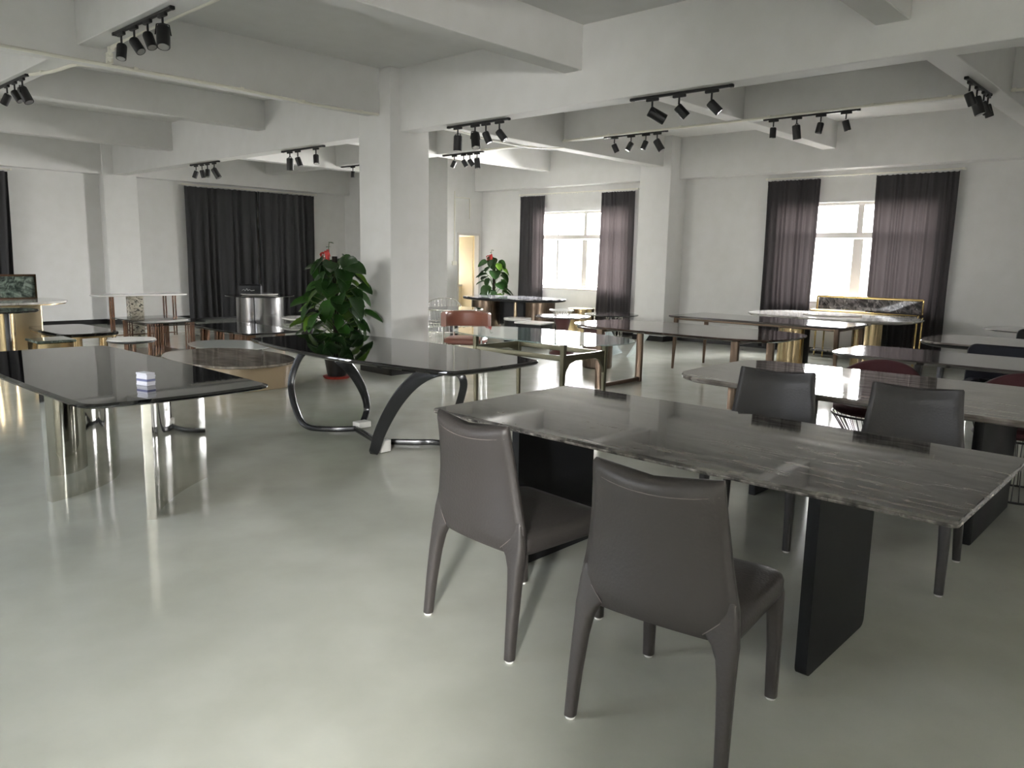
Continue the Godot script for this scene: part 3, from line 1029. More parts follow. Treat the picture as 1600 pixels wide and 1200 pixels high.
func left_group() -> void:
	# stone panel in a copper frame standing on the oval table with the gold base
	var t := thing("oval_table", "white stone oval table on a square gold base at the left edge", "table", Vector3(-13.15, 0, -3.15))
	part(t, "tabletop", slab(super_oval(1.5, 1.8, 2.4, 56), 0.72, 0.75, 0.006), M.marble_white)
	part(t, "trim_ring", slab_prof(super_oval(1.47, 1.77, 2.4, 56), [[0.03, 0.70], [0.0, 0.705], [0.0, 0.72]]), M.gold)
	part(t, "base", chamfer_box(Vector3(0.0, 0.35, -0.25), Vector3(0.62, 0.70, 0.52), 0.02), M.gold_satin)
	part(t, "base", chamfer_box(Vector3(0.0, 0.35, 0.42), Vector3(0.40, 0.70, 0.40), 0.02), M.black_lacquer)
	t = thing("framed_panel", "green-grey stone panel in a copper frame standing on the oval table", "panel", Vector3(-13.45, 0.75, -3.05))
	for k in 2:
		part(t, "stone", chamfer_box(Vector3(0, 0.18, 0.24 - 0.71 * k + 0.12), Vector3(0.03, 0.32, 0.70)), M.marble_green)
	part(t, "frame", boxes_mesh([[Vector3(-0.03, 0.34, -0.70), Vector3(0.03, 0.37, 0.72)], [Vector3(-0.03, 0.0, -0.70), Vector3(0.03, 0.02, 0.72)], [Vector3(-0.025, 0.02, -0.005), Vector3(0.02, 0.34, 0.005)], [Vector3(-0.03, 0.0, -0.72), Vector3(0.03, 0.37, -0.70)]]), M.copper)
	# round side table, black glass on a gold drum
	t = thing("side_table", "black glass round table with a gold drum and black post at left edge", "table", Vector3(-11.12, 0, -2.72))
	part(t, "tabletop", lathe([Vector2(0, 0.725), Vector2(0.38, 0.725), Vector2(0.395, 0.735), Vector2(0.395, 0.745), Vector2(0.385, 0.75), Vector2(0, 0.75)], 40), M.black_glass)
	part(t, "drum", lathe([Vector2(0, 0), Vector2(0.13, 0), Vector2(0.13, 0.725), Vector2(0, 0.725)], 28), M.gold)
	part(t, "post", tube([Vector3(0.2, 0, 0.0), Vector3(0.2, 0.725, 0.0)], 0.03, 10), M.black_metal)
	# low gold cube
	t = thing("low_table", "small gold mirrored cube table with stone top behind the black glass table", "table", Vector3(-10.72, 0, -3.12))
	part(t, "body", chamfer_box(Vector3(0, 0.185, 0), Vector3(0.44, 0.37, 0.40), 0.01), M.gold)
	part(t, "tabletop", chamfer_box(Vector3(0, 0.385, 0), Vector3(0.48, 0.03, 0.44), 0.006), M.marble_green)
	# black stone low table with gold rim
	t = thing("low_table", "low black stone coffee table with a gold rim before the white wall", "table", Vector3(-11.9, 0, -3.75))
	part(t, "tabletop", slab(boat(1.6, 0.80, 0.05, 0.03, 0.10), 0.36, 0.40, 0.006), M.marble_black)
	part(t, "rim", slab(boat(1.58, 0.78, 0.05, 0.03, 0.10), 0.335, 0.36, 0.003), M.gold)
	for s in [[-0.5, 0.22], [0.5, 0.22], [-0.5, -0.22], [0.5, -0.22]]:
		part(t, "leg", lathe([Vector2(0, 0), Vector2(0.06, 0), Vector2(0.05, 0.335), Vector2(0, 0.335)], 16), M.gold, Vector3(s[0], 0, s[1]))
	# round white stool table
	t = thing("side_table", "small round white-topped table with black rim on copper rods", "table", Vector3(-9.70, 0, -3.70))
	part(t, "tabletop", lathe([Vector2(0, 0.438), Vector2(0.265, 0.438), Vector2(0.265, 0.45), Vector2(0, 0.45)], 40), M.white_lacquer)
	part(t, "rim", lathe([Vector2(0, 0.41), Vector2(0.25, 0.41), Vector2(0.275, 0.425), Vector2(0.275, 0.438), Vector2(0, 0.438)], 40), M.black_metal)
	for k in 3:
		part(t, "rod", tube([Vector3(0.05 * cos(TAU * k / 3), 0.02, 0.05 * sin(TAU * k / 3)), Vector3(0.05 * cos(TAU * k / 3), 0.41, 0.05 * sin(TAU * k / 3))], 0.014, 8), M.copper)
	part(t, "base", lathe([Vector2(0, 0), Vector2(0.17, 0), Vector2(0.17, 0.015), Vector2(0, 0.02)], 32), M.black_metal)
	# copper rod table
	t = thing("low_table", "black glass table on bundles of copper rods", "table", Vector3(-11.75, 0, -4.88))
	part(t, "tabletop", slab(rounded_rect(1.35, 0.86, 0.05, 4), 0.485, 0.50, 0.003), M.dark_glass)
	part(t, "under_shelf", slab(rounded_rect(1.15, 0.66, 0.05, 4), 0.44, 0.452, 0.002), M.dark_glass)
	part(t, "base_plate", slab(rounded_rect(1.1, 0.62, 0.05, 4), 0.0, 0.018, 0.003), M.bronze_copper)
	for c in [[0.46, 0.24, -0.6, 2.2], [0.46, -0.24, -2.2, 0.6], [-0.46, 0.24, 0.9, 3.7], [-0.46, -0.24, 2.5, 5.3]]:
		rod_bundle(t, 9, Vector2(c[0] - 0.02 * signf(c[0]), c[1] * 0.9), 0.11, c[2], c[3], 0.018, 0.485, M.copper)
	# white bar table with terrazzo block
	t = thing("console_table", "thin white table on copper legs and a speckled stone block by the wall", "table", Vector3(-14.25, 0, -5.62))
	part(t, "tabletop", slab(super_oval(0.62, 1.55, 6.0, 48), 0.72, 0.742, 0.006), M.white_lacquer)
	part(t, "stone_block", chamfer_box(Vector3(0.02, 0.36, 0.10), Vector3(0.22, 0.72, 0.22), 0.006), M.terrazzo)
	for s in [[0.2, 0.55], [-0.2, 0.42], [0.2, -0.52], [-0.2, -0.52]]:
		for e in [-0.022, 0.022]:
			part(t, "leg", tube([Vector3(s[0], 0, s[1] + e), Vector3(s[0], 0.72, s[1] + e)], 0.014, 8), M.copper)
	part(t, "foot_rail", bar(Vector3(0.2, 0.05, 0.55), Vector3(0.2, 0.05, -0.52), 0.02, 0.02), M.copper)
	# low dark glass table on copper cubes
	t = thing("low_table", "low black glass coffee table on copper cube legs near the steel drum table", "table", Vector3(-11.75, 0, -6.25))
	part(t, "tabletop", slab(boat(2.0, 1.0, 0.04, 0.04, 0.06), 0.27, 0.30, 0.005), M.dark_glass)
	for s in [[0.75, 0.3], [0.25, 0.3], [-0.25, 0.3], [-0.75, 0.3], [0.6, -0.3], [-0.6, -0.3]]:
		part(t, "cube_leg", chamfer_box(Vector3(s[0], 0.135, s[1]), Vector3(0.12, 0.27, 0.12)), M.copper)
	# pale round marble table right behind it
	t = thing("low_table", "round pale marble low table beside the black curtain", "table", Vector3(-11.9, 0, -7.55))
	part(t, "tabletop", lathe([Vector2(0, 0.37), Vector2(0.42, 0.37), Vector2(0.45, 0.385), Vector2(0.44, 0.40), Vector2(0, 0.40)], 40), M.marble_white)
	part(t, "base", lathe([Vector2(0, 0), Vector2(0.22, 0), Vector2(0.12, 0.06), Vector2(0.12, 0.37), Vector2(0, 0.37)], 28), M.black_metal)
	# glass oval on black blocks
	t = thing("low_table", "low oval grey glossy table on black block feet", "table", Vector3(-10.05, 0, -5.12))
	part(t, "tabletop", slab(super_oval(1.35, 0.92, 2.3, 56), 0.235, 0.25, 0.003), M.grey_lacquer)
	for s in [[-0.38, 0.0], [0.36, 0.12], [0.30, -0.2]]:
		part(t, "foot", chamfer_box(Vector3(s[0], 0.1175, s[1]), Vector3(0.16, 0.235, 0.16)), M.black_lacquer)
	# beige oval low table
	t = thing("low_table", "low oval beige marble coffee table with a tan base left of the looped table", "table", Vector3(-8.52, 0, -4.32))
	part(t, "tabletop", slab_prof(super_oval(1.9, 1.25, 2.3, 64), [[0.02, 0.27], [0.0, 0.278], [0.0, 0.294], [0.006, 0.30]]), M.marble_beige)
	part(t, "base", slab(super_oval(0.9, 0.95, 3.2, 40), 0.0, 0.27, 0.01), M.beige_lacquer, Vector3(0.36, 0, -0.02))
	part(t, "base", slab(super_oval(0.3, 0.5, 3.2, 28), 0.0, 0.27, 0.01), M.bronze, Vector3(-0.5, 0, 0.1))
	# steel drum table with round glass top, dish and box
	t = thing("drum_table", "brushed steel drum table with a thin black round top before the black curtain", "table", Vector3(-12.95, 0, -7.22))
	part(t, "drum", lathe([Vector2(0, 0), Vector2(0.40, 0), Vector2(0.41, 0.01), Vector2(0.41, 0.72), Vector2(0.40, 0.73), Vector2(0, 0.73)], 48), M.steel_dark)
	part(t, "tabletop", lathe([Vector2(0, 0.735), Vector2(0.60, 0.735), Vector2(0.61, 0.742), Vector2(0.60, 0.75), Vector2(0, 0.75)], 48), M.black_glass)
	part(t, "door_gap", box_mesh(Vector3(0.30, 0.36, 0.279), Vector3(0.012, 0.72, 0.012)), M.black_lacquer)
	t = thing("turntable", "white lazy Susan disc on the steel drum table", "turntable", Vector3(-12.95, 0.75, -7.22))
	part(t, "disc", lathe([Vector2(0, 0), Vector2(0.3, 0.004), Vector2(0.33, 0.018), Vector2(0.32, 0.025), Vector2(0, 0.025)], 40), M.marble_white)
	t = thing("sample_box", "dark grey box with a faded handwritten mark on the steel drum table", "box", Vector3(-13.05, 0.775, -7.1), 0.75)
	part(t, "body", slab_prof(rounded_rect(0.40, 0.10, 0.01, 2), [[0.0, 0.0], [0.0, 0.14], [0.02, 0.17]]), M.black_lacquer)
	var st := tool()
	tube_into(st, smooth_path([Vector3(-0.14, 0.055, 0.054), Vector3(-0.10, 0.075, 0.054), Vector3(-0.08, 0.05, 0.054), Vector3(-0.05, 0.09, 0.054), Vector3(-0.03, 0.055, 0.054), Vector3(0.0, 0.075, 0.054), Vector3(0.03, 0.055, 0.054), Vector3(0.09, 0.065, 0.054)], 5), 0.005, 5)
	part(t, "scribble", done(st), M.grey_lacquer)


# ---------------------------------------------------------------- tables in the middle
func middle_group() -> void:
	# glass oval on an olive metal frame
	var t := thing("dining_table", "clear glass oval table on an olive metal frame", "table", Vector3(-5.02, 0, -5.83))
	part(t, "glass_top", slab(super_oval(2.05, 1.12, 2.5, 72), 0.738, 0.75, 0.002), M.clear_glass)
	for sx in [-1.0, 1.0]:
		for sz in [-1.0, 1.0]:
			part(t, "leg", bar(Vector3(0.565 * sx, 0, 0.325 * sz), Vector3(0.575 * sx, 0.735, 0.325 * sz), 0.034, 0.034, 0.05, 0.05), M.olive_metal)
		# arched end rail
		var prof := PackedVector2Array([Vector2(-0.31, 0.62), Vector2(0.31, 0.62), Vector2(0.31, 0.38), Vector2(0.285, 0.47), Vector2(0.23, 0.535), Vector2(0.15, 0.56), Vector2(-0.15, 0.56), Vector2(-0.23, 0.535), Vector2(-0.285, 0.47), Vector2(-0.31, 0.38)])
		var st := tool()
		var idx := Geometry2D.triangulate_polygon(prof)
		for e in [-1.0, 1.0]:
			for k in range(0, idx.size(), 3):
				var a := prof[idx[k]]
				var b := prof[idx[k + 1]]
				var c := prof[idx[k + 2]]
				tri(st, Vector3(0.57 * sx + e * 0.014, a.y, a.x), Vector3(0.57 * sx + e * 0.014, b.y, b.x), Vector3(0.57 * sx + e * 0.014, c.y, c.x), -1)
		for k in prof.size():
			var a := prof[k]
			var b := prof[(k + 1) % prof.size()]
			quad(st, Vector3(0.57 * sx - 0.014, a.y, a.x), Vector3(0.57 * sx + 0.014, a.y, a.x), Vector3(0.57 * sx + 0.014, b.y, b.x), Vector3(0.57 * sx - 0.014, b.y, b.x))
		part(t, "end_rail", done(st), M.olive_metal)
	for sz in [-1.0, 1.0]:
		part(t, "long_rail", bar(Vector3(-0.56, 0.59, 0.325 * sz), Vector3(0.56, 0.59, 0.325 * sz), 0.05, 0.03, -1, -1, Vector3.BACK), M.olive_metal)
	# brown stone table on bronze frames
	t = thing("dining_table", "long brown marble table with rounded ends on bronze frame legs", "table", Vector3(-4.5, 0, -7.72))
	part(t, "tabletop", slab_prof(super_oval(2.62, 1.36, 3.6, 80), [[0.05, 0.715], [0.01, 0.73], [0.0, 0.742], [0.006, 0.75]]), M.marble_brown)
	for sx in [-0.85, 0.85]:
		for sz in [-0.42, 0.42]:
			part(t, "frame_post", bar(Vector3(sx, 0.0, sz), Vector3(sx, 0.715, sz), 0.045, 0.085, -1, -1, Vector3.RIGHT), M.bronze_copper)
		part(t, "frame_foot", bar(Vector3(sx, 0.03, -0.42), Vector3(sx, 0.03, 0.42), 0.05, 0.045, -1, -1, Vector3.RIGHT), M.bronze)
		part(t, "frame_head", bar(Vector3(sx, 0.69, -0.42), Vector3(sx, 0.69, 0.42), 0.05, 0.045, -1, -1, Vector3.RIGHT), M.bronze)
	# marble table on brushed bronze shells
	t = thing("dining_table", "black and white marble oval table on brushed bronze shells by far plant", "table", Vector3(-10.2, 0, -11.05), 0.25)
	part(t, "tabletop", slab_prof(super_oval(2.1, 1.15, 2.5, 64), [[0.05, 0.705], [0.0, 0.72], [0.0, 0.742], [0.01, 0.75]]), M.marble_mix)
	part(t, "edge_band", slab_prof(super_oval(2.1, 1.15, 2.5, 64), [[0.06, 0.69], [0.006, 0.70], [-0.003, 0.715], [-0.003, 0.735]]), M.black_lacquer)
	part(t, "shell_leg", curved_panel(arc2(Vector2(-0.62, 0.0), 0.27, -0.4, 3.6, 20), 0.0, 0.69, 0.03), M.bronze_brushed)
	part(t, "shell_leg", curved_panel(arc2(Vector2(0.58, 0.0), 0.27, -0.4, 3.6, 20), 0.0, 0.69, 0.03), M.bronze_brushed)
	part(t, "post", lathe([Vector2(0, 0), Vector2(0.035, 0), Vector2(0.035, 0.69), Vector2(0, 0.69)], 14), M.gold_satin, Vector3(0.10, 0, 0.1))
	part(t, "cross_panel", box_mesh(Vector3(0, 0.45, -0.12), Vector3(1.0, 0.46, 0.03)), M.black_lacquer)
	# brown leather armchair on chrome
	t = thing("armchair", "brown leather armchair with a wrap-around back and chrome frame", "chair", Vector3(-7.22, 0, -6.92), 0.55)
	var st2 := tool()
	var arc := PackedVector2Array()
	for k in 25:
		var a := lerpf(-0.28, PI + 0.28, k / 24.0)
		arc.append(Vector2(cos(a) * 0.29, -sin(a) * 0.27))
	var rings := []
	for p in arc:
		var n2 := p.normalized()
		var ring := PackedVector3Array()
		var sec := rounded_rect(0.07, 0.20, 0.032, 4)
		for s in sec:
			ring.append(Vector3(p.x + n2.x * s.x, 0.70 + s.y, p.y + n2.y * s.x))
		rings.append(ring)
	loft(st2, rings, true, true, 0)
	part(t, "backrest", done(st2), M.leather_brown)
	part(t, "seat", slab_prof(super_oval(0.54, 0.52, 3.0, 40), [[0.03, 0.40], [0.0, 0.42], [0.0, 0.455], [0.03, 0.475], [0.1, 0.482]]), M.leather_brown)
	for s in [[-0.25, 0.18], [0.25, 0.18], [-0.22, -0.22], [0.22, -0.22]]:
		part(t, "leg", tube([Vector3(s[0], 0, s[1]), Vector3(s[0], 0.62, s[1])], 0.014, 10), M.chrome)
	part(t, "seat_ring", tube_ring(0.25, 0.395, 0.012), M.chrome)
	# black tables with chrome baskets behind the column
	t = thing("side_table", "black two-tier table with chrome rims half hidden behind the column", "table", Vector3(-8.55, 0, -7.95))
	for h in [0.40, 0.72]:
		part(t, "shelf", lathe([Vector2(0, h), Vector2(0.42, h), Vector2(0.42, h + 0.02), Vector2(0, h + 0.02)], 36), M.black_glass)
		part(t, "rim", tube_ring(0.425, h + 0.01, 0.012), M.chrome)
	part(t, "pillar", lathe([Vector2(0, 0), Vector2(0.3, 0), Vector2(0.3, 0.015), Vector2(0.06, 0.03), Vector2(0.06, 0.72), Vector2(0, 0.72)], 24), M.black_metal)
	t = thing("wire_chair", "chrome wire chair half hidden behind the column", "chair", Vector3(-9.75, 0, -8.75), 0.6)
	wire_shell(t, M.chrome, 0.30, 0.44, 0.80)
	# drums and stools
	t = thing("drum_stool", "black drum side table with a pale round top", "table", Vector3(-9.38, 0, -10.28))
	part(t, "body", lathe([Vector2(0, 0), Vector2(0.24, 0), Vector2(0.245, 0.01), Vector2(0.245, 0.40), Vector2(0, 0.40)], 36), M.black_lacquer)
	part(t, "tabletop", lathe([Vector2(0, 0.40), Vector2(0.25, 0.40), Vector2(0.255, 0.42), Vector2(0.25, 0.44), Vector2(0, 0.44)], 36), M.white_lacquer)
	t = thing("cube_table", "black square side table with a white top next to the black drum", "table", Vector3(-8.78, 0, -10.05), 0.2)
	part(t, "body", chamfer_box(Vector3(0, 0.195, 0), Vector3(0.5, 0.39, 0.42), 0.006), M.black_lacquer)
	part(t, "tabletop", chamfer_box(Vector3(0, 0.405, 0), Vector3(0.54, 0.03, 0.46), 0.006), M.white_lacquer)
	t = thing("round_table", "round dark stone table carrying a wire bowl", "table", Vector3(-7.75, 0, -9.55))
	part(t, "tabletop", lathe([Vector2(0, 0.585), Vector2(0.42, 0.585), Vector2(0.44, 0.595), Vector2(0.435, 0.61), Vector2(0, 0.61)], 44), M.marble_plum)
	part(t, "base", lathe([Vector2(0, 0), Vector2(0.20, 0), Vector2(0.20, 0.02), Vector2(0.09, 0.12), Vector2(0.07, 0.3), Vector2(0.14, 0.585), Vector2(0, 0.585)], 28), M.maroon_lacquer)
	t = thing("wire_bowl", "flat chrome wire bowl with a white rim on the round dark table", "bowl", Vector3(-7.87, 0.612, -9.67))
	part(t, "rim", tube_ring(0.19, 0.075, 0.010), M.white_lacquer)
	part(t, "base_ring", tube_ring(0.13, 0.008, 0.006), M.chrome)
	for k in 24:
		var a := TAU * k / 24
		part(t, "wire", tube([Vector3(cos(a) * 0.13, 0.008, sin(a) * 0.13), Vector3(cos(a) * 0.19, 0.075, sin(a) * 0.19)], 0.0035, 4), M.chrome)
	t = thing("round_table", "round smoked glass table behind the wire bowl", "table", Vector3(-7.55, 0, -10.6))
	part(t, "tabletop", lathe([Vector2(0, 0.59), Vector2(0.44, 0.59), Vector2(0.45, 0.6), Vector2(0.44, 0.608), Vector2(0, 0.608)], 44), M.dark_glass)
	part(t, "base", lathe([Vector2(0, 0), Vector2(0.2, 0), Vector2(0.05, 0.03), Vector2(0.05, 0.56), Vector2(0.16, 0.59), Vector2(0, 0.59)], 24), M.black_metal)
	t = thing("round_table", "low round rose table beside the wire bowl table", "table", Vector3(-6.85, 0, -9.2))
	part(t, "tabletop", lathe([Vector2(0, 0.50), Vector2(0.25, 0.50), Vector2(0.26, 0.51), Vector2(0.25, 0.525), Vector2(0, 0.525)], 40), M.marble_brown)
	part(t, "body", lathe([Vector2(0, 0), Vector2(0.16, 0), Vector2(0.16, 0.50), Vector2(0, 0.50)], 28), M.maroon_lacquer)
	t = thing("drum_table", "gold drum side table under the left window", "table", Vector3(-9.55, 0, -12.35))
	part(t, "drum", lathe([Vector2(0, 0), Vector2(0.26, 0), Vector2(0.265, 0.01), Vector2(0.265, 0.52), Vector2(0.255, 0.53), Vector2(0, 0.53)], 40), M.gold)
	t = thing("wire_stool", "small chrome wire stool against the pier", "stool", Vector3(-8.52, 0, -12.05))
	part(t, "seat", lathe([Vector2(0, 0.43), Vector2(0.16, 0.43), Vector2(0.16, 0.45), Vector2(0, 0.45)], 24), M.chrome)
	for k in 8:
		var a := TAU * k / 8
		part(t, "wire", tube([Vector3(cos(a) * 0.16, 0, sin(a) * 0.16), Vector3(cos(a) * 0.15, 0.43, sin(a) * 0.15)], 0.008, 6), M.chrome)
	# glass side table with slanted blades
	t = thing("glass_table", "clear acrylic table with slanted blade legs behind the glass oval table", "table", Vector3(-7.02, 0, -10.25), 0.3)
	part(t, "tabletop", slab(rounded_rect(0.9, 0.6, 0.05, 4), 0.40, 0.42, 0.003), M.acrylic)
	for sx in [-1.0, 1.0]:
		part(t, "blade_leg", bar(Vector3(0.12 * sx, 0, 0), Vector3(0.36 * sx, 0.40, 0), 0.02, 0.5, -1, -1, Vector3.BACK), M.acrylic)
	t = thing("drum_stool", "half-round dark drum stool behind the bronze frame leg", "table", Vector3(-6.45, 0, -8.75))
	part(t, "body", lathe([Vector2(0, 0), Vector2(0.2, 0), Vector2(0.21, 0.02), Vector2(0.21, 0.34), Vector2(0.2, 0.36), Vector2(0, 0.36)], 32), M.bronze_brushed)


func tube_ring(r: float, y: float, th: float, seg := 36) -> ArrayMesh:
	var p := []
	for k in seg:
		p.append(Vector3(cos(TAU * k / seg) * r, y, sin(TAU * k / seg) * r))
	return tube(p, th, 6, true)


# chair of upright wires round a seat: base cage, seat ring and a curved wire back, facing +Z
func wire_shell(t: Node3D, m: Material, r: float, seat_h: float, top_h: float) -> void:
	part(t, "base_ring", tube_ring(r * 0.86, 0.01, 0.008), m)
	part(t, "seat_ring", tube_ring(r, seat_h - 0.03, 0.008), m)
	for k in 36:
		var a := TAU * k / 36
		var d := Vector3(cos(a), 0, sin(a))
		part(t, "wire", tube([d * r * 0.86 + Vector3(0, 0.01, 0), d * r * 0.55 + Vector3(0, seat_h * 0.5, 0), d * r + Vector3(0, seat_h - 0.03, 0)], 0.0035, 4), m)
	var rail := []
	for k in 17:
		var a := lerpf(PI * 1.06, PI * 1.94, k / 16.0)
		var d := Vector3(cos(a), 0, sin(a))
		var h := lerpf(seat_h + 0.12, top_h, pow(sin((k / 16.0) * PI), 0.6))
		rail.append(d * (r + 0.05) + Vector3(0, h, 0))
		part(t, "back_wire", tube([d * r + Vector3(0, seat_h - 0.03, 0), d * (r + 0.05) + Vector3(0, h, 0)], 0.0035, 4), m)
	part(t, "back_rail", tube(rail, 0.009, 6), m)


# ---------------------------------------------------------------- tables in the right half
func right_group() -> void:
	# long taupe marble table on black slabs
	var t := thing("dining_table", "long taupe marble table on black slab legs behind the leather chairs", "table", Vector3(-1.42, 0, -5.12))
	part(t, "tabletop", slab_prof(boat(2.64, 1.34, 0.05, 0.04, 0.22), [[0.025, 0.712], [0.005, 0.722], [0.0, 0.738], [0.006, 0.75]]), M.marble_taupe)
	for x in [0.52, -0.72]:
		part(t, "slab_leg", chamfer_box(Vector3(x, 0.356, 0), Vector3(0.05, 0.712, 0.95), 0.006), M.black_lacquer)
	# burgundy chairs with wire cages on its far side
	for c in [["burgundy round-backed chair on a wire cage behind the taupe marble table, left one", -1.84], ["burgundy round-backed chair on a wire cage behind the taupe marble table, right one", -0.90]]:
		var o := thing("wire_chair", c[0], "chair", Vector3(c[1], 0, -5.93), 0.1, "burgundy wire chairs")
		wire_shell(o, M.black_metal, 0.28, 0.44, 0.77)
		part(o, "seat", lathe([Vector2(0, 0.42), Vector2(0.25, 0.42), Vector2(0.275, 0.44), Vector2(0.275, 0.465), Vector2(0.24, 0.485), Vector2(0, 0.49)], 36), M.velvet_burgundy)
		var st := tool()
		var rings := []
		for k in 21:
			var s := k / 20.0
			var a := lerpf(PI * 1.1, PI * 1.9, s)
			var d := Vector3(cos(a), 0, sin(a))
			var hh := 0.23 * pow(sin(clampf(s, 0.02, 0.98) * PI), 0.45)
			var ring := PackedVector3Array()
			for p in rounded_rect(0.05, hh, 0.02, 3):
				ring.append(d * (0.30 + p.x) + Vector3(0, 0.56 + hh * 0.5 + p.y, 0))
			rings.append(ring)
		loft(st, rings, true, true, 0)
		part(o, "backrest", done(st), M.velvet_burgundy)
	# plum stone table
	t = thing("dining_table", "long grey-plum stone table with chamfered edge on slim black legs", "table", Vector3(-1.35, 0, -7.17))
	part(t, "tabletop", slab_prof(boat(2.36, 1.0, 0.04, 0.05, 0.12), [[0.06, 0.712], [0.0, 0.738], [0.0, 0.744], [0.006, 0.75]]), M.marble_plum)
	for s in [[-0.45, 0.34], [-0.45, -0.34], [0.75, 0.34], [0.75, -0.34]]:
		part(t, "leg", bar(Vector3(s[0], 0, s[1]), Vector3(s[0], 0.715, s[1]), 0.035, 0.035, 0.05, 0.05), M.black_metal)
	# navy chair behind it
	boxy_chair("navy upholstered chair with a square back behind the plum stone table", Vector3(-1.45, 0, -8.02), M.fabric_navy, 0.62, 0.79)
	# stone table with black ragged edge
	t = thing("dining_table", "grey-green marble table with a ragged black edge on black legs", "table", Vector3(-1.15, 0, -9.1))
	part(t, "tabletop", slab_prof(boat(2.4, 1.25, 0.04, 0.10, 0.20), [[0.06, 0.70], [0.01, 0.72], [0.0, 0.738], [0.008, 0.75]]), M.marble_taupe)
	part(t, "edge_band", slab_prof(boat(2.39, 1.24, 0.04, 0.10, 0.20), [[0.07, 0.695], [0.012, 0.71], [-0.001, 0.722], [-0.004, 0.738]]), M.black_lacquer)
	for s in [[-0.62, 0.36], [-0.62, -0.36], [0.7, 0.36], [0.7, -0.36]]:
		part(t, "leg", bar(Vector3(s[0], 0, s[1]), Vector3(s[0], 0.70, s[1]), 0.05, 0.05, 0.09, 0.06), M.black_metal)
	boxy_chair("black upholstered chair with a rounded back at the far right", Vector3(-1.46, 0, -10.25), M.fabric_black, 0.60, 0.81)
	# pale table at the far right
	t = thing("dining_table", "pale thin-topped table in the far right corner", "table", Vector3(-1.0, 0, -11.3))
	part(t, "tabletop", slab_prof(boat(2.5, 0.9, 0.04, 0.08, 0.2), [[0.08, 0.72], [0.0, 0.74], [0.008, 0.75]]), M.marble_white)
	for s in [[-0.8, 0.0], [0.8, 0.0]]:
		part(t, "leg", lathe([Vector2(0, 0), Vector2(0.2, 0), Vector2(0.2, 0.015), Vector2(0.06, 0.05), Vector2(0.06, 0.72), Vector2(0, 0.72)], 24), M.black_metal, Vector3(s[0], 0, s[1]))
	# big white marble oval on gold drums
	t = thing("dining_table", "large white marble oval table on gold half-drum legs before the console", "table", Vector3(-4.30, 0, -11.62))
	part(t, "tabletop", slab_prof(super_oval(2.42, 1.66, 2.6, 80), [[0.10, 0.70], [0.03, 0.715], [0.0, 0.735], [0.004, 0.745], [0.012, 0.75]]), M.marble_white)
	part(t, "turntable", lathe([Vector2(0, 0.75), Vector2(0.40, 0.75), Vector2(0.41, 0.76), Vector2(0.40, 0.77), Vector2(0, 0.77)], 44), M.marble_white)
	for sx in [-0.55, 0.55]:
		part(t, "gold_leg", curved_panel(arc2(Vector2(sx, 0.05), 0.20, 0.3, 3.5, 20), 0.0, 0.70, 0.03), M.gold)
		part(t, "black_core", lathe([Vector2(0, 0), Vector2(0.16, 0), Vector2(0.16, 0.70), Vector2(0, 0.70)], 28), M.black_lacquer, Vector3(sx + 0.05, 0, -0.06))
	# dark table on slim tapered legs
	t = thing("dining_table", "dark polished table with slim tapered legs before the white oval table", "table", Vector3(-4.56, 0, -9.95))
	part(t, "tabletop", slab_prof(boat(2.42, 1.02, 0.0, 0.0, 0.05), [[0.03, 0.72], [0.0, 0.732], [0.0, 0.746], [0.004, 0.75]]), M.marble_plum)
	part(t, "apron", slab_prof(rounded_rect(2.3, 0.9, 0.05, 4), [[0.02, 0.69], [0.0, 0.70], [0.0, 0.722]]), M.bronze)
	for sx in [-1.0, 1.0]:
		for sz in [-1.0, 1.0]:
			part(t, "leg", bar(Vector3(1.13 * sx, 0, 0.44 * sz), Vector3(1.11 * sx, 0.72, 0.43 * sz), 0.028, 0.028, 0.06, 0.05), M.bronze)
	# gold framed console with its stone back, under the right window
	t = thing("console_table", "gold framed console with a smoky marble back under the right window", "console", Vector3(-4.2, 0, -12.72))
	part(t, "back_panel", chamfer_box(Vector3(0, 0.87, -0.10), Vector3(1.56, 0.19, 0.03)), M.marble_smoke)
	part(t, "top_rail", bar(Vector3(-0.80, 0.98, -0.10), Vector3(0.80, 0.98, -0.10), 0.035, 0.035), M.gold_bright)
	part(t, "shelf", chamfer_box(Vector3(0, 0.735, 0), Vector3(1.60, 0.035, 0.34)), M.marble_smoke)
	part(t, "shelf_rim", bar(Vector3(-0.80, 0.76, 0.165), Vector3(0.80, 0.76, 0.165), 0.02, 0.02), M.gold_bright)
	for sx in [-0.80, 0.80]:
		part(t, "frame_post", tube([Vector3(sx, 0, 0.15), Vector3(sx, 0.70, 0.15), Vector3(sx, 0.745, 0.12), Vector3(sx, 0.76, 0.06), Vector3(sx, 0.76, -0.10), Vector3(sx, 0.98, -0.10)], 0.014, 8), M.gold_bright)
		part(t, "frame_post", tube([Vector3(sx, 0, -0.12), Vector3(sx, 0.72, -0.12)], 0.014, 8), M.gold_bright)
	for sx in [-0.12, 0.12]:
		part(t, "leg", tube([Vector3(sx - 0.45, 0, 0.12), Vector3(sx - 0.45, 0.72, 0.12)], 0.012, 8), M.gold_bright)
	part(t, "low_shelf", chamfer_box(Vector3(0, 0.11, 0), Vector3(1.54, 0.03, 0.28)), M.marble_smoke)


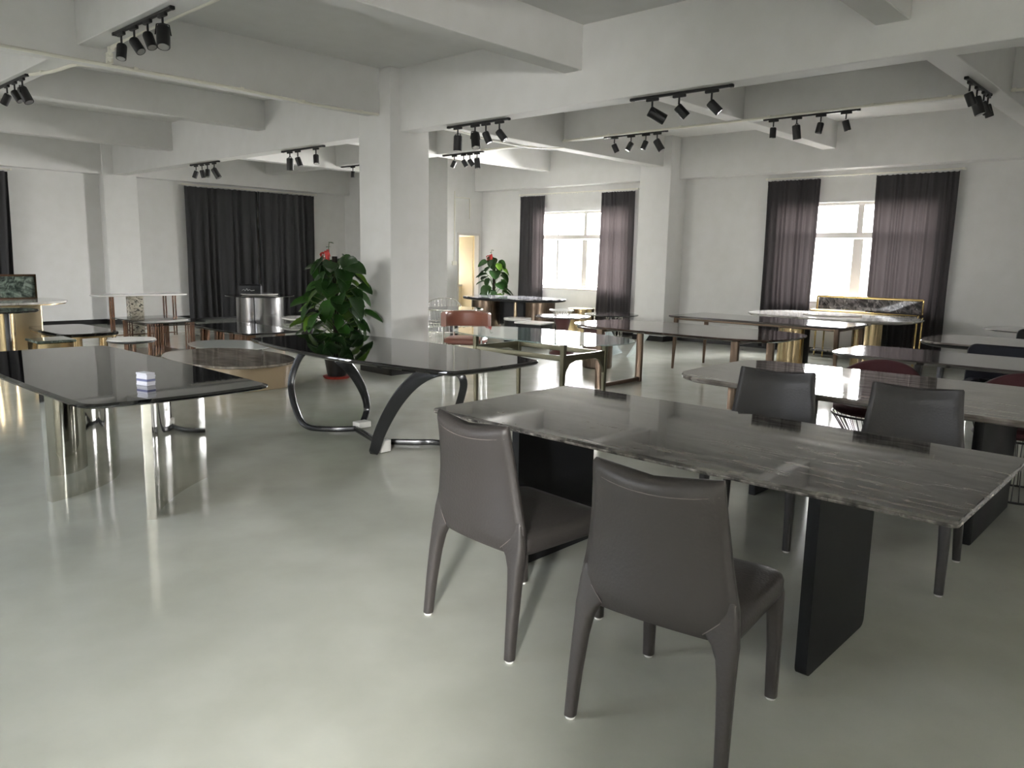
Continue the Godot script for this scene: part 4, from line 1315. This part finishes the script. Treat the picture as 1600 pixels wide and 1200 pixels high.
func boxy_chair(label: String, at: Vector3, m: Material, w: float, h: float) -> void:
	var o := thing("dining_chair", label, "chair", at, 0.0)
	var st := tool()
	var rings := []
	for e in [0.0, 0.012, 0.058, 0.07]:
		var ins := 0.012 if e < 0.005 or e > 0.065 else 0.0
		var ring := PackedVector3Array()
		for p in inset(rounded_rect(w, h - 0.36, 0.07, 5), ins):
			ring.append(Vector3(p.x, 0.36 + (h - 0.36) * 0.5 + p.y, -0.25 + e))
		rings.append(ring)
	loft(st, rings, true, true, 0)
	part(o, "backrest", done(st), m)
	part(o, "seat", slab_prof(rounded_rect(w - 0.04, 0.48, 0.06, 5), [[0.02, 0.38], [0.0, 0.40], [0.0, 0.45], [0.03, 0.475], [0.1, 0.48]]), m, Vector3(0, 0, 0.03))
	for sx in [-1.0, 1.0]:
		for sz in [-0.2, 0.22]:
			part(o, "leg", bar(Vector3((w / 2 - 0.05) * sx, 0, sz), Vector3((w / 2 - 0.06) * sx, 0.38, sz), 0.022, 0.022, 0.03, 0.03), M.chrome)


# ---------------------------------------------------------------- plants
func leaf_mesh(cup: float, bend: float) -> ArrayMesh:
	# a unit leaf: blade along +Z from its stalk at the origin, a little cupped, heart-shaped at the base
	var st := tool()
	var n := 10
	var rows := []
	for i in n + 1:
		var t := float(i) / n
		var w := 0.46 * pow(sin(PI * pow(t, 0.66)), 0.62) * (1.0 if t < 0.98 else 0.0)
		var row := PackedVector3Array()
		for k in 7:
			var s := (k - 3) / 3.0
			var y := cup * s * s * w - bend * t * t + 0.012 * sin(t * 22.0) * absf(s)
			row.append(Vector3(s * w, y - (0.02 if k == 3 else 0.0), t - 0.10 * absf(s) * (1.0 - t)))
		rows.append(row)
	loft(st, rows, false, false, 0)
	return done(st)


func climber(label: String, at: Vector3, height: float, spread: float, leaves: int, size: float, sd: int, base: float) -> void:
	var o := thing("potted_plant", label, "plant", at)
	var r := RandomNumberGenerator.new()
	r.seed = sd
	part(o, "pot", lathe([Vector2(0, 0.03), Vector2(0.11, 0.03), Vector2(0.15, 0.25), Vector2(0.165, 0.26), Vector2(0.165, 0.285), Vector2(0.145, 0.285), Vector2(0.14, 0.25), Vector2(0, 0.25)], 32), M.pot_dark)
	part(o, "saucer", lathe([Vector2(0, 0), Vector2(0.15, 0), Vector2(0.17, 0.025), Vector2(0.16, 0.03), Vector2(0, 0.03)], 32), M.pot_red)
	part(o, "moss_pole", lathe([Vector2(0, 0.2), Vector2(0.032, 0.2), Vector2(0.034, height * 0.5), Vector2(0.032, height - 0.08), Vector2(0, height - 0.08)], 14), M.moss_pole)
	var kinds := [leaf_mesh(0.35, 0.16), leaf_mesh(0.2, 0.3), leaf_mesh(0.45, 0.05)]
	for i in leaves:
		var f := (i + 0.5) / leaves
		var y := lerpf(base, height - 0.12, f)
		var a := i * 2.399 + r.randf_range(-0.5, 0.5)
		var out := spread * r.randf_range(0.35, 0.75) * (1.0 - 0.35 * f) * (0.75 + 0.5 * sin(f * PI))
		var d := Vector3(cos(a), 0, sin(a))
		var tip := d * out + Vector3(0, y + 0.05, 0)
		var s := size * r.randf_range(0.75, 1.2)
		var stalk := part(o, "stalk", tube([d * 0.03 + Vector3(0, y - 0.12, 0), d * out * 0.55 + Vector3(0, y, 0), tip], 0.005, 5), M.stalk)
		stalk.position = Vector3.ZERO
		var pitch := r.randf_range(0.1, 1.15)
		var fwd2 := (d * cos(pitch) + Vector3(0, -sin(pitch), 0)).normalized()
		var side := Vector3.UP.cross(fwd2).normalized()
		var b := Basis(side, fwd2.cross(side).normalized(), fwd2).rotated(fwd2, r.randf_range(-0.6, 0.6))
		var key: String = "leaf_young" if r.randf() < 0.12 else ("leaf_mid" if r.randf() < 0.4 else "leaf_deep")
		var lf := part(o, "leaf", kinds[r.randi() % 3], M[key])
		lf.transform = Transform3D(b.scaled(Vector3.ONE * s), tip)
	# red ribbon and a young shoot at the tip
	var top := Vector3(-0.05, height - 0.08, 0.04)
	for k in 4:
		var st := tool()
		sweep(st, smooth_path([top, top + Vector3(-0.03 + 0.03 * k, 0.05 - 0.01 * k, 0.05), top + Vector3(-0.09 + 0.05 * k, 0.02 + 0.02 * k, 0.06), top + Vector3(-0.07 + 0.04 * k, -0.06, 0.05)], 4), rounded_rect(0.035, 0.004, 0.001, 1), Vector3.UP, false, 0)
		part(o, "ribbon", done(st), M.ribbon_red)
	part(o, "shoot", tube([top, top + Vector3(-0.01, 0.10, 0.0), top + Vector3(0.0, 0.17, 0.0)], 0.004, 5), M.stalk)
	for k in 2:
		var lf := part(o, "leaf", kinds[0], M.leaf_mid)
		lf.transform = Transform3D(Basis(Vector3.UP, k * 2.6 + 0.4).scaled(Vector3.ONE * 0.06), top + Vector3(0, 0.11 + 0.05 * k, 0))


func plants() -> void:
	climber("tall leafy green climber with a red ribbon before the square column", Vector3(-7.98, 0, -5.45), 1.56, 0.46, 92, 0.225, 5, 0.40)
	climber("small leafy climber with a red ribbon in the far corner by the curtain", Vector3(-12.0, 0, -12.35), 1.58, 0.34, 26, 0.25, 9, 0.62)


# ---------------------------------------------------------------- track lights and conduits
# a spotlight hung under a track; aim is where its mouth points
func spotlight(label: String, at: Vector3, aim: Vector3, big: bool, along: Vector3) -> void:
	var o := thing("spotlight", label, "spotlight", at, 0.0, "black track spotlights")
	var r := 0.05 if big else 0.04
	var l := 0.17 if big else 0.125
	var d := aim.normalized()
	var yaw := atan2(along.x, along.z)
	part(o, "adapter", chamfer_box(Vector3.ZERO, Vector3(0.028, 0.026, 0.13)), M.lamp_black, Vector3(0, -0.013, 0), Vector3(0, yaw, 0))
	part(o, "stem", tube([Vector3(0, -0.026, 0), Vector3(0, -0.085, 0)], 0.009, 8), M.lamp_black)
	var pivot := Vector3(0, -0.09, 0)
	var side := d.cross(Vector3.UP)
	if side.length() < 0.1:
		side = Vector3.RIGHT
	side = side.normalized()
	var c := pivot + d * l * 0.22 + Vector3(0, -r * 0.7, 0)
	if big:
		part(o, "yoke", tube([c + side * (r + 0.006), pivot + side * (r + 0.006) * 0.8 + Vector3(0, 0.01, 0), pivot + Vector3(0, 0.02, 0), pivot - side * (r + 0.006) * 0.8 + Vector3(0, 0.01, 0), c - side * (r + 0.006)], 0.005, 6), M.lamp_black)
	var up := d
	var x := side
	var bas := Basis(x, -up, x.cross(-up)).orthonormalized()
	var hsg := part(o, "housing", lathe([Vector2(0, -l * 0.5), Vector2(r * 0.82, -l * 0.5), Vector2(r * 0.82, -l * 0.5 + 0.012), Vector2(r * 0.97, -l * 0.5), Vector2(r, -l * 0.5 + 0.004), Vector2(r, l * 0.5 - 0.012), Vector2(r * 0.88, l * 0.5), Vector2(0, l * 0.5)], 24), M.lamp_black)
	hsg.transform = Transform3D(bas, c + d * l * 0.1)
	part(hsg, "lens", lathe([Vector2(0, -l * 0.5 + 0.006), Vector2(r * 0.80, -l * 0.5 + 0.004), Vector2(r * 0.80, -l * 0.5 - 0.001), Vector2(0, -l * 0.5 - 0.002)], 20), M.lamp_lens)


func track(label: String, a: Vector3, b: Vector3, where: String, spots: Array) -> void:
	var mid := (a + b) * 0.5
	var o := thing("light_track", label, "light track", mid, 0.0, "ceiling light tracks")
	var d := (b - a).normalized()
	part(o, "rail", bar(a - mid - Vector3(0, 0.012, 0), b - mid - Vector3(0, 0.012, 0), 0.035, 0.022, -1, -1, Vector3.UP), M.lamp_black)
	part(o, "end_cap", chamfer_box(b - mid - Vector3(0, 0.013, 0), Vector3(0.04, 0.026, 0.04)), M.lamp_black)
	part(o, "end_cap", chamfer_box(a - mid - Vector3(0, 0.013, 0), Vector3(0.04, 0.026, 0.04)), M.lamp_black)
	var words := ["leftmost", "second from left", "third from left", "rightmost"]
	if spots.size() == 3:
		words = ["leftmost", "middle", "rightmost"]
	var right := Vector3(0.733, 0, -0.68)
	var near := Vector3(0.67, 0, 0.73)
	for i in spots.size():
		var s: Array = spots[i]
		var aim: Vector3 = right * float(s[1]) + near * float(s[2]) + Vector3.DOWN
		var name_it: String = "black spotlight, %s on the track %s" % [words[i], where] if spots.size() > 1 else "single black spotlight on the track %s" % where
		spotlight(name_it, a.lerp(b, s[0]) - Vector3(0, 0.023, 0), aim, s[3], d)


func conduit(label: String, pts: Array, r: float, clips: int) -> void:
	var o := thing("conduit", label, "pipe", pts[0], 0.0, "white ceiling conduits")
	var p := []
	for q in pts:
		p.append(q - pts[0])
	var path := smooth_path(p, 5)
	var st := tool()
	tube_into(st, path, r, 8)
	part(o, "pipe", done(st), M.pipe_white)
	for i in clips:
		var q := path[int((i + 0.5) / clips * (path.size() - 1))]
		part(o, "clip", chamfer_box(q + Vector3(0, r * 0.4, 0), Vector3(r * 2.6, r * 2.2, r * 2.6), 0.003), M.pipe_white)


func ceiling_fittings() -> void:
	track("black light track with four spots under the nearest ceiling beam", Vector3(-7.2, 3.32, -2.76), Vector3(-6.1, 3.32, -2.76), "under the nearest beam, top left", [[0.12, 0.05, 0.35, false], [0.36, 0.75, 0.3, false], [0.60, 0.45, 0.3, false], [0.85, 0.15, 0.4, true]])
	track("black light track cut by the left edge of the photo", Vector3(-10.75, 3.32, -2.76), Vector3(-9.6, 3.32, -2.76), "at the left edge", [[0.38, -0.6, 0.0, false], [0.62, 0.7, 0.1, false], [0.86, 0.55, 0.1, true]])
	track("black light track right of the square column", Vector3(-6.93, 3.0, -6.34), Vector3(-5.98, 3.0, -6.34), "just right of the square column", [[0.16, 0.0, 0.05, true], [0.46, 0.12, 0.35, true], [0.64, 0.45, 0.1, false], [0.86, 0.8, 0.2, false]])
	track("black light track with three spots in the middle of the wide beam", Vector3(-4.36, 3.0, -6.32), Vector3(-3.35, 3.0, -6.32), "in the middle of the wide beam", [[0.22, 1.9, 0.1, true], [0.50, 1.0, 0.1, false], [0.82, 1.0, 0.25, false]])
	track("black light track on the left part of the wide beam above the closed curtain", Vector3(-13.55, 3.0, -6.34), Vector3(-12.55, 3.0, -6.34), "above the closed black curtain", [[0.18, -0.4, 0.0, false], [0.40, 0.25, 0.0, false], [0.60, 0.05, 0.25, false], [0.84, 0.6, 0.0, true]])
	track("black light track with three spots left of the square column", Vector3(-10.56, 3.0, -6.34), Vector3(-9.5, 3.0, -6.34), "just left of the square column", [[0.18, 0.0, 0.0, true], [0.38, 0.35, 0.0, false], [0.82, 0.1, 0.25, false]])
	track("black light track on the second beam before the pier", Vector3(-7.18, 3.32, -9.74), Vector3(-6.12, 3.32, -9.74), "on the second beam before the pier", [[0.16, 0.5, 0.0, false], [0.44, -0.55, 0.0, false], [0.68, -0.4, 0.0, false], [0.86, 0.6, 0.2, true]])
	track("black light track on the second beam above the right window", Vector3(-4.66, 3.32, -9.74), Vector3(-3.5, 3.32, -9.74), "on the second beam above the right window", [[0.10, 0.0, 0.0, false], [0.36, 0.15, 0.0, true], [0.62, -0.2, 0.0, false], [0.88, 0.35, 0.0, false]])
	track("black light track seen end-on at the upper right", Vector3(-2.05, 3.24, -8.36), Vector3(-2.05, 3.24, -9.3), "seen end-on at the upper right", [[0.15, 0.5, 0.0, false], [0.45, 0.3, 0.2, true], [0.75, 0.6, 0.0, false], [0.93, 0.4, 0.0, false]])
	track("black light track behind the column above the doorway", Vector3(-10.8, 3.32, -9.76), Vector3(-9.8, 3.32, -9.76), "beyond the column above the doorway", [[0.28, -0.45, 0.0, false], [0.52, 0.6, 0.0, false], [0.68, 0.7, 0.0, false], [0.86, 0.1, 0.15, true]])
	track("short visible light track left of the column on the second beam", Vector3(-14.0, 3.32, -9.76), Vector3(-13.0, 3.32, -9.76), "hidden partly by the column", [[0.42, 0.0, 0.1, false]])
	conduit("white conduit along the beam from the left edge to the column", [Vector3(-7.86, 3.19, 2.0), Vector3(-7.86, 3.19, -1.0), Vector3(-7.86, 3.185, -2.6), Vector3(-7.86, 3.19, -4.0), Vector3(-7.86, 3.17, -5.2), Vector3(-7.87, 3.19, -6.04)], 0.016, 7)
	conduit("white conduit along the nearest beam beside the light track", [Vector3(-7.85, 3.2, -2.95), Vector3(-7.80, 3.24, -2.93), Vector3(-7.72, 3.30, -2.92), Vector3(-7.4, 3.335, -2.92), Vector3(-6.0, 3.335, -2.92), Vector3(-4.0, 3.335, -2.92)], 0.02, 6)
	conduit("white conduit joining the left edge light track", [Vector3(-9.55, 3.31, -2.78), Vector3(-9.1, 3.29, -2.85), Vector3(-8.6, 3.29, -2.9), Vector3(-8.15, 3.22, -2.9)], 0.018, 2)
	conduit("white conduit under the second beam to the right", [Vector3(-7.9, 3.3, -9.6), Vector3(-7.3, 3.31, -9.6), Vector3(-5.4, 3.305, -9.6), Vector3(-3.3, 3.31, -9.6), Vector3(-1.9, 3.3, -9.6), Vector3(0.5, 3.31, -9.6)], 0.016, 9)
	conduit("thin white cable sagging from the wide beam to the second beam", [Vector3(-7.0, 2.99, -6.48), Vector3(-7.4, 3.02, -7.6), Vector3(-7.75, 3.1, -8.8), Vector3(-7.85, 3.2, -9.6)], 0.010, 2)
	conduit("white conduit along the second beam behind the square column", [Vector3(-9.7, 3.305, -9.62), Vector3(-8.9, 3.30, -9.6), Vector3(-8.2, 3.25, -9.6)], 0.014, 3)
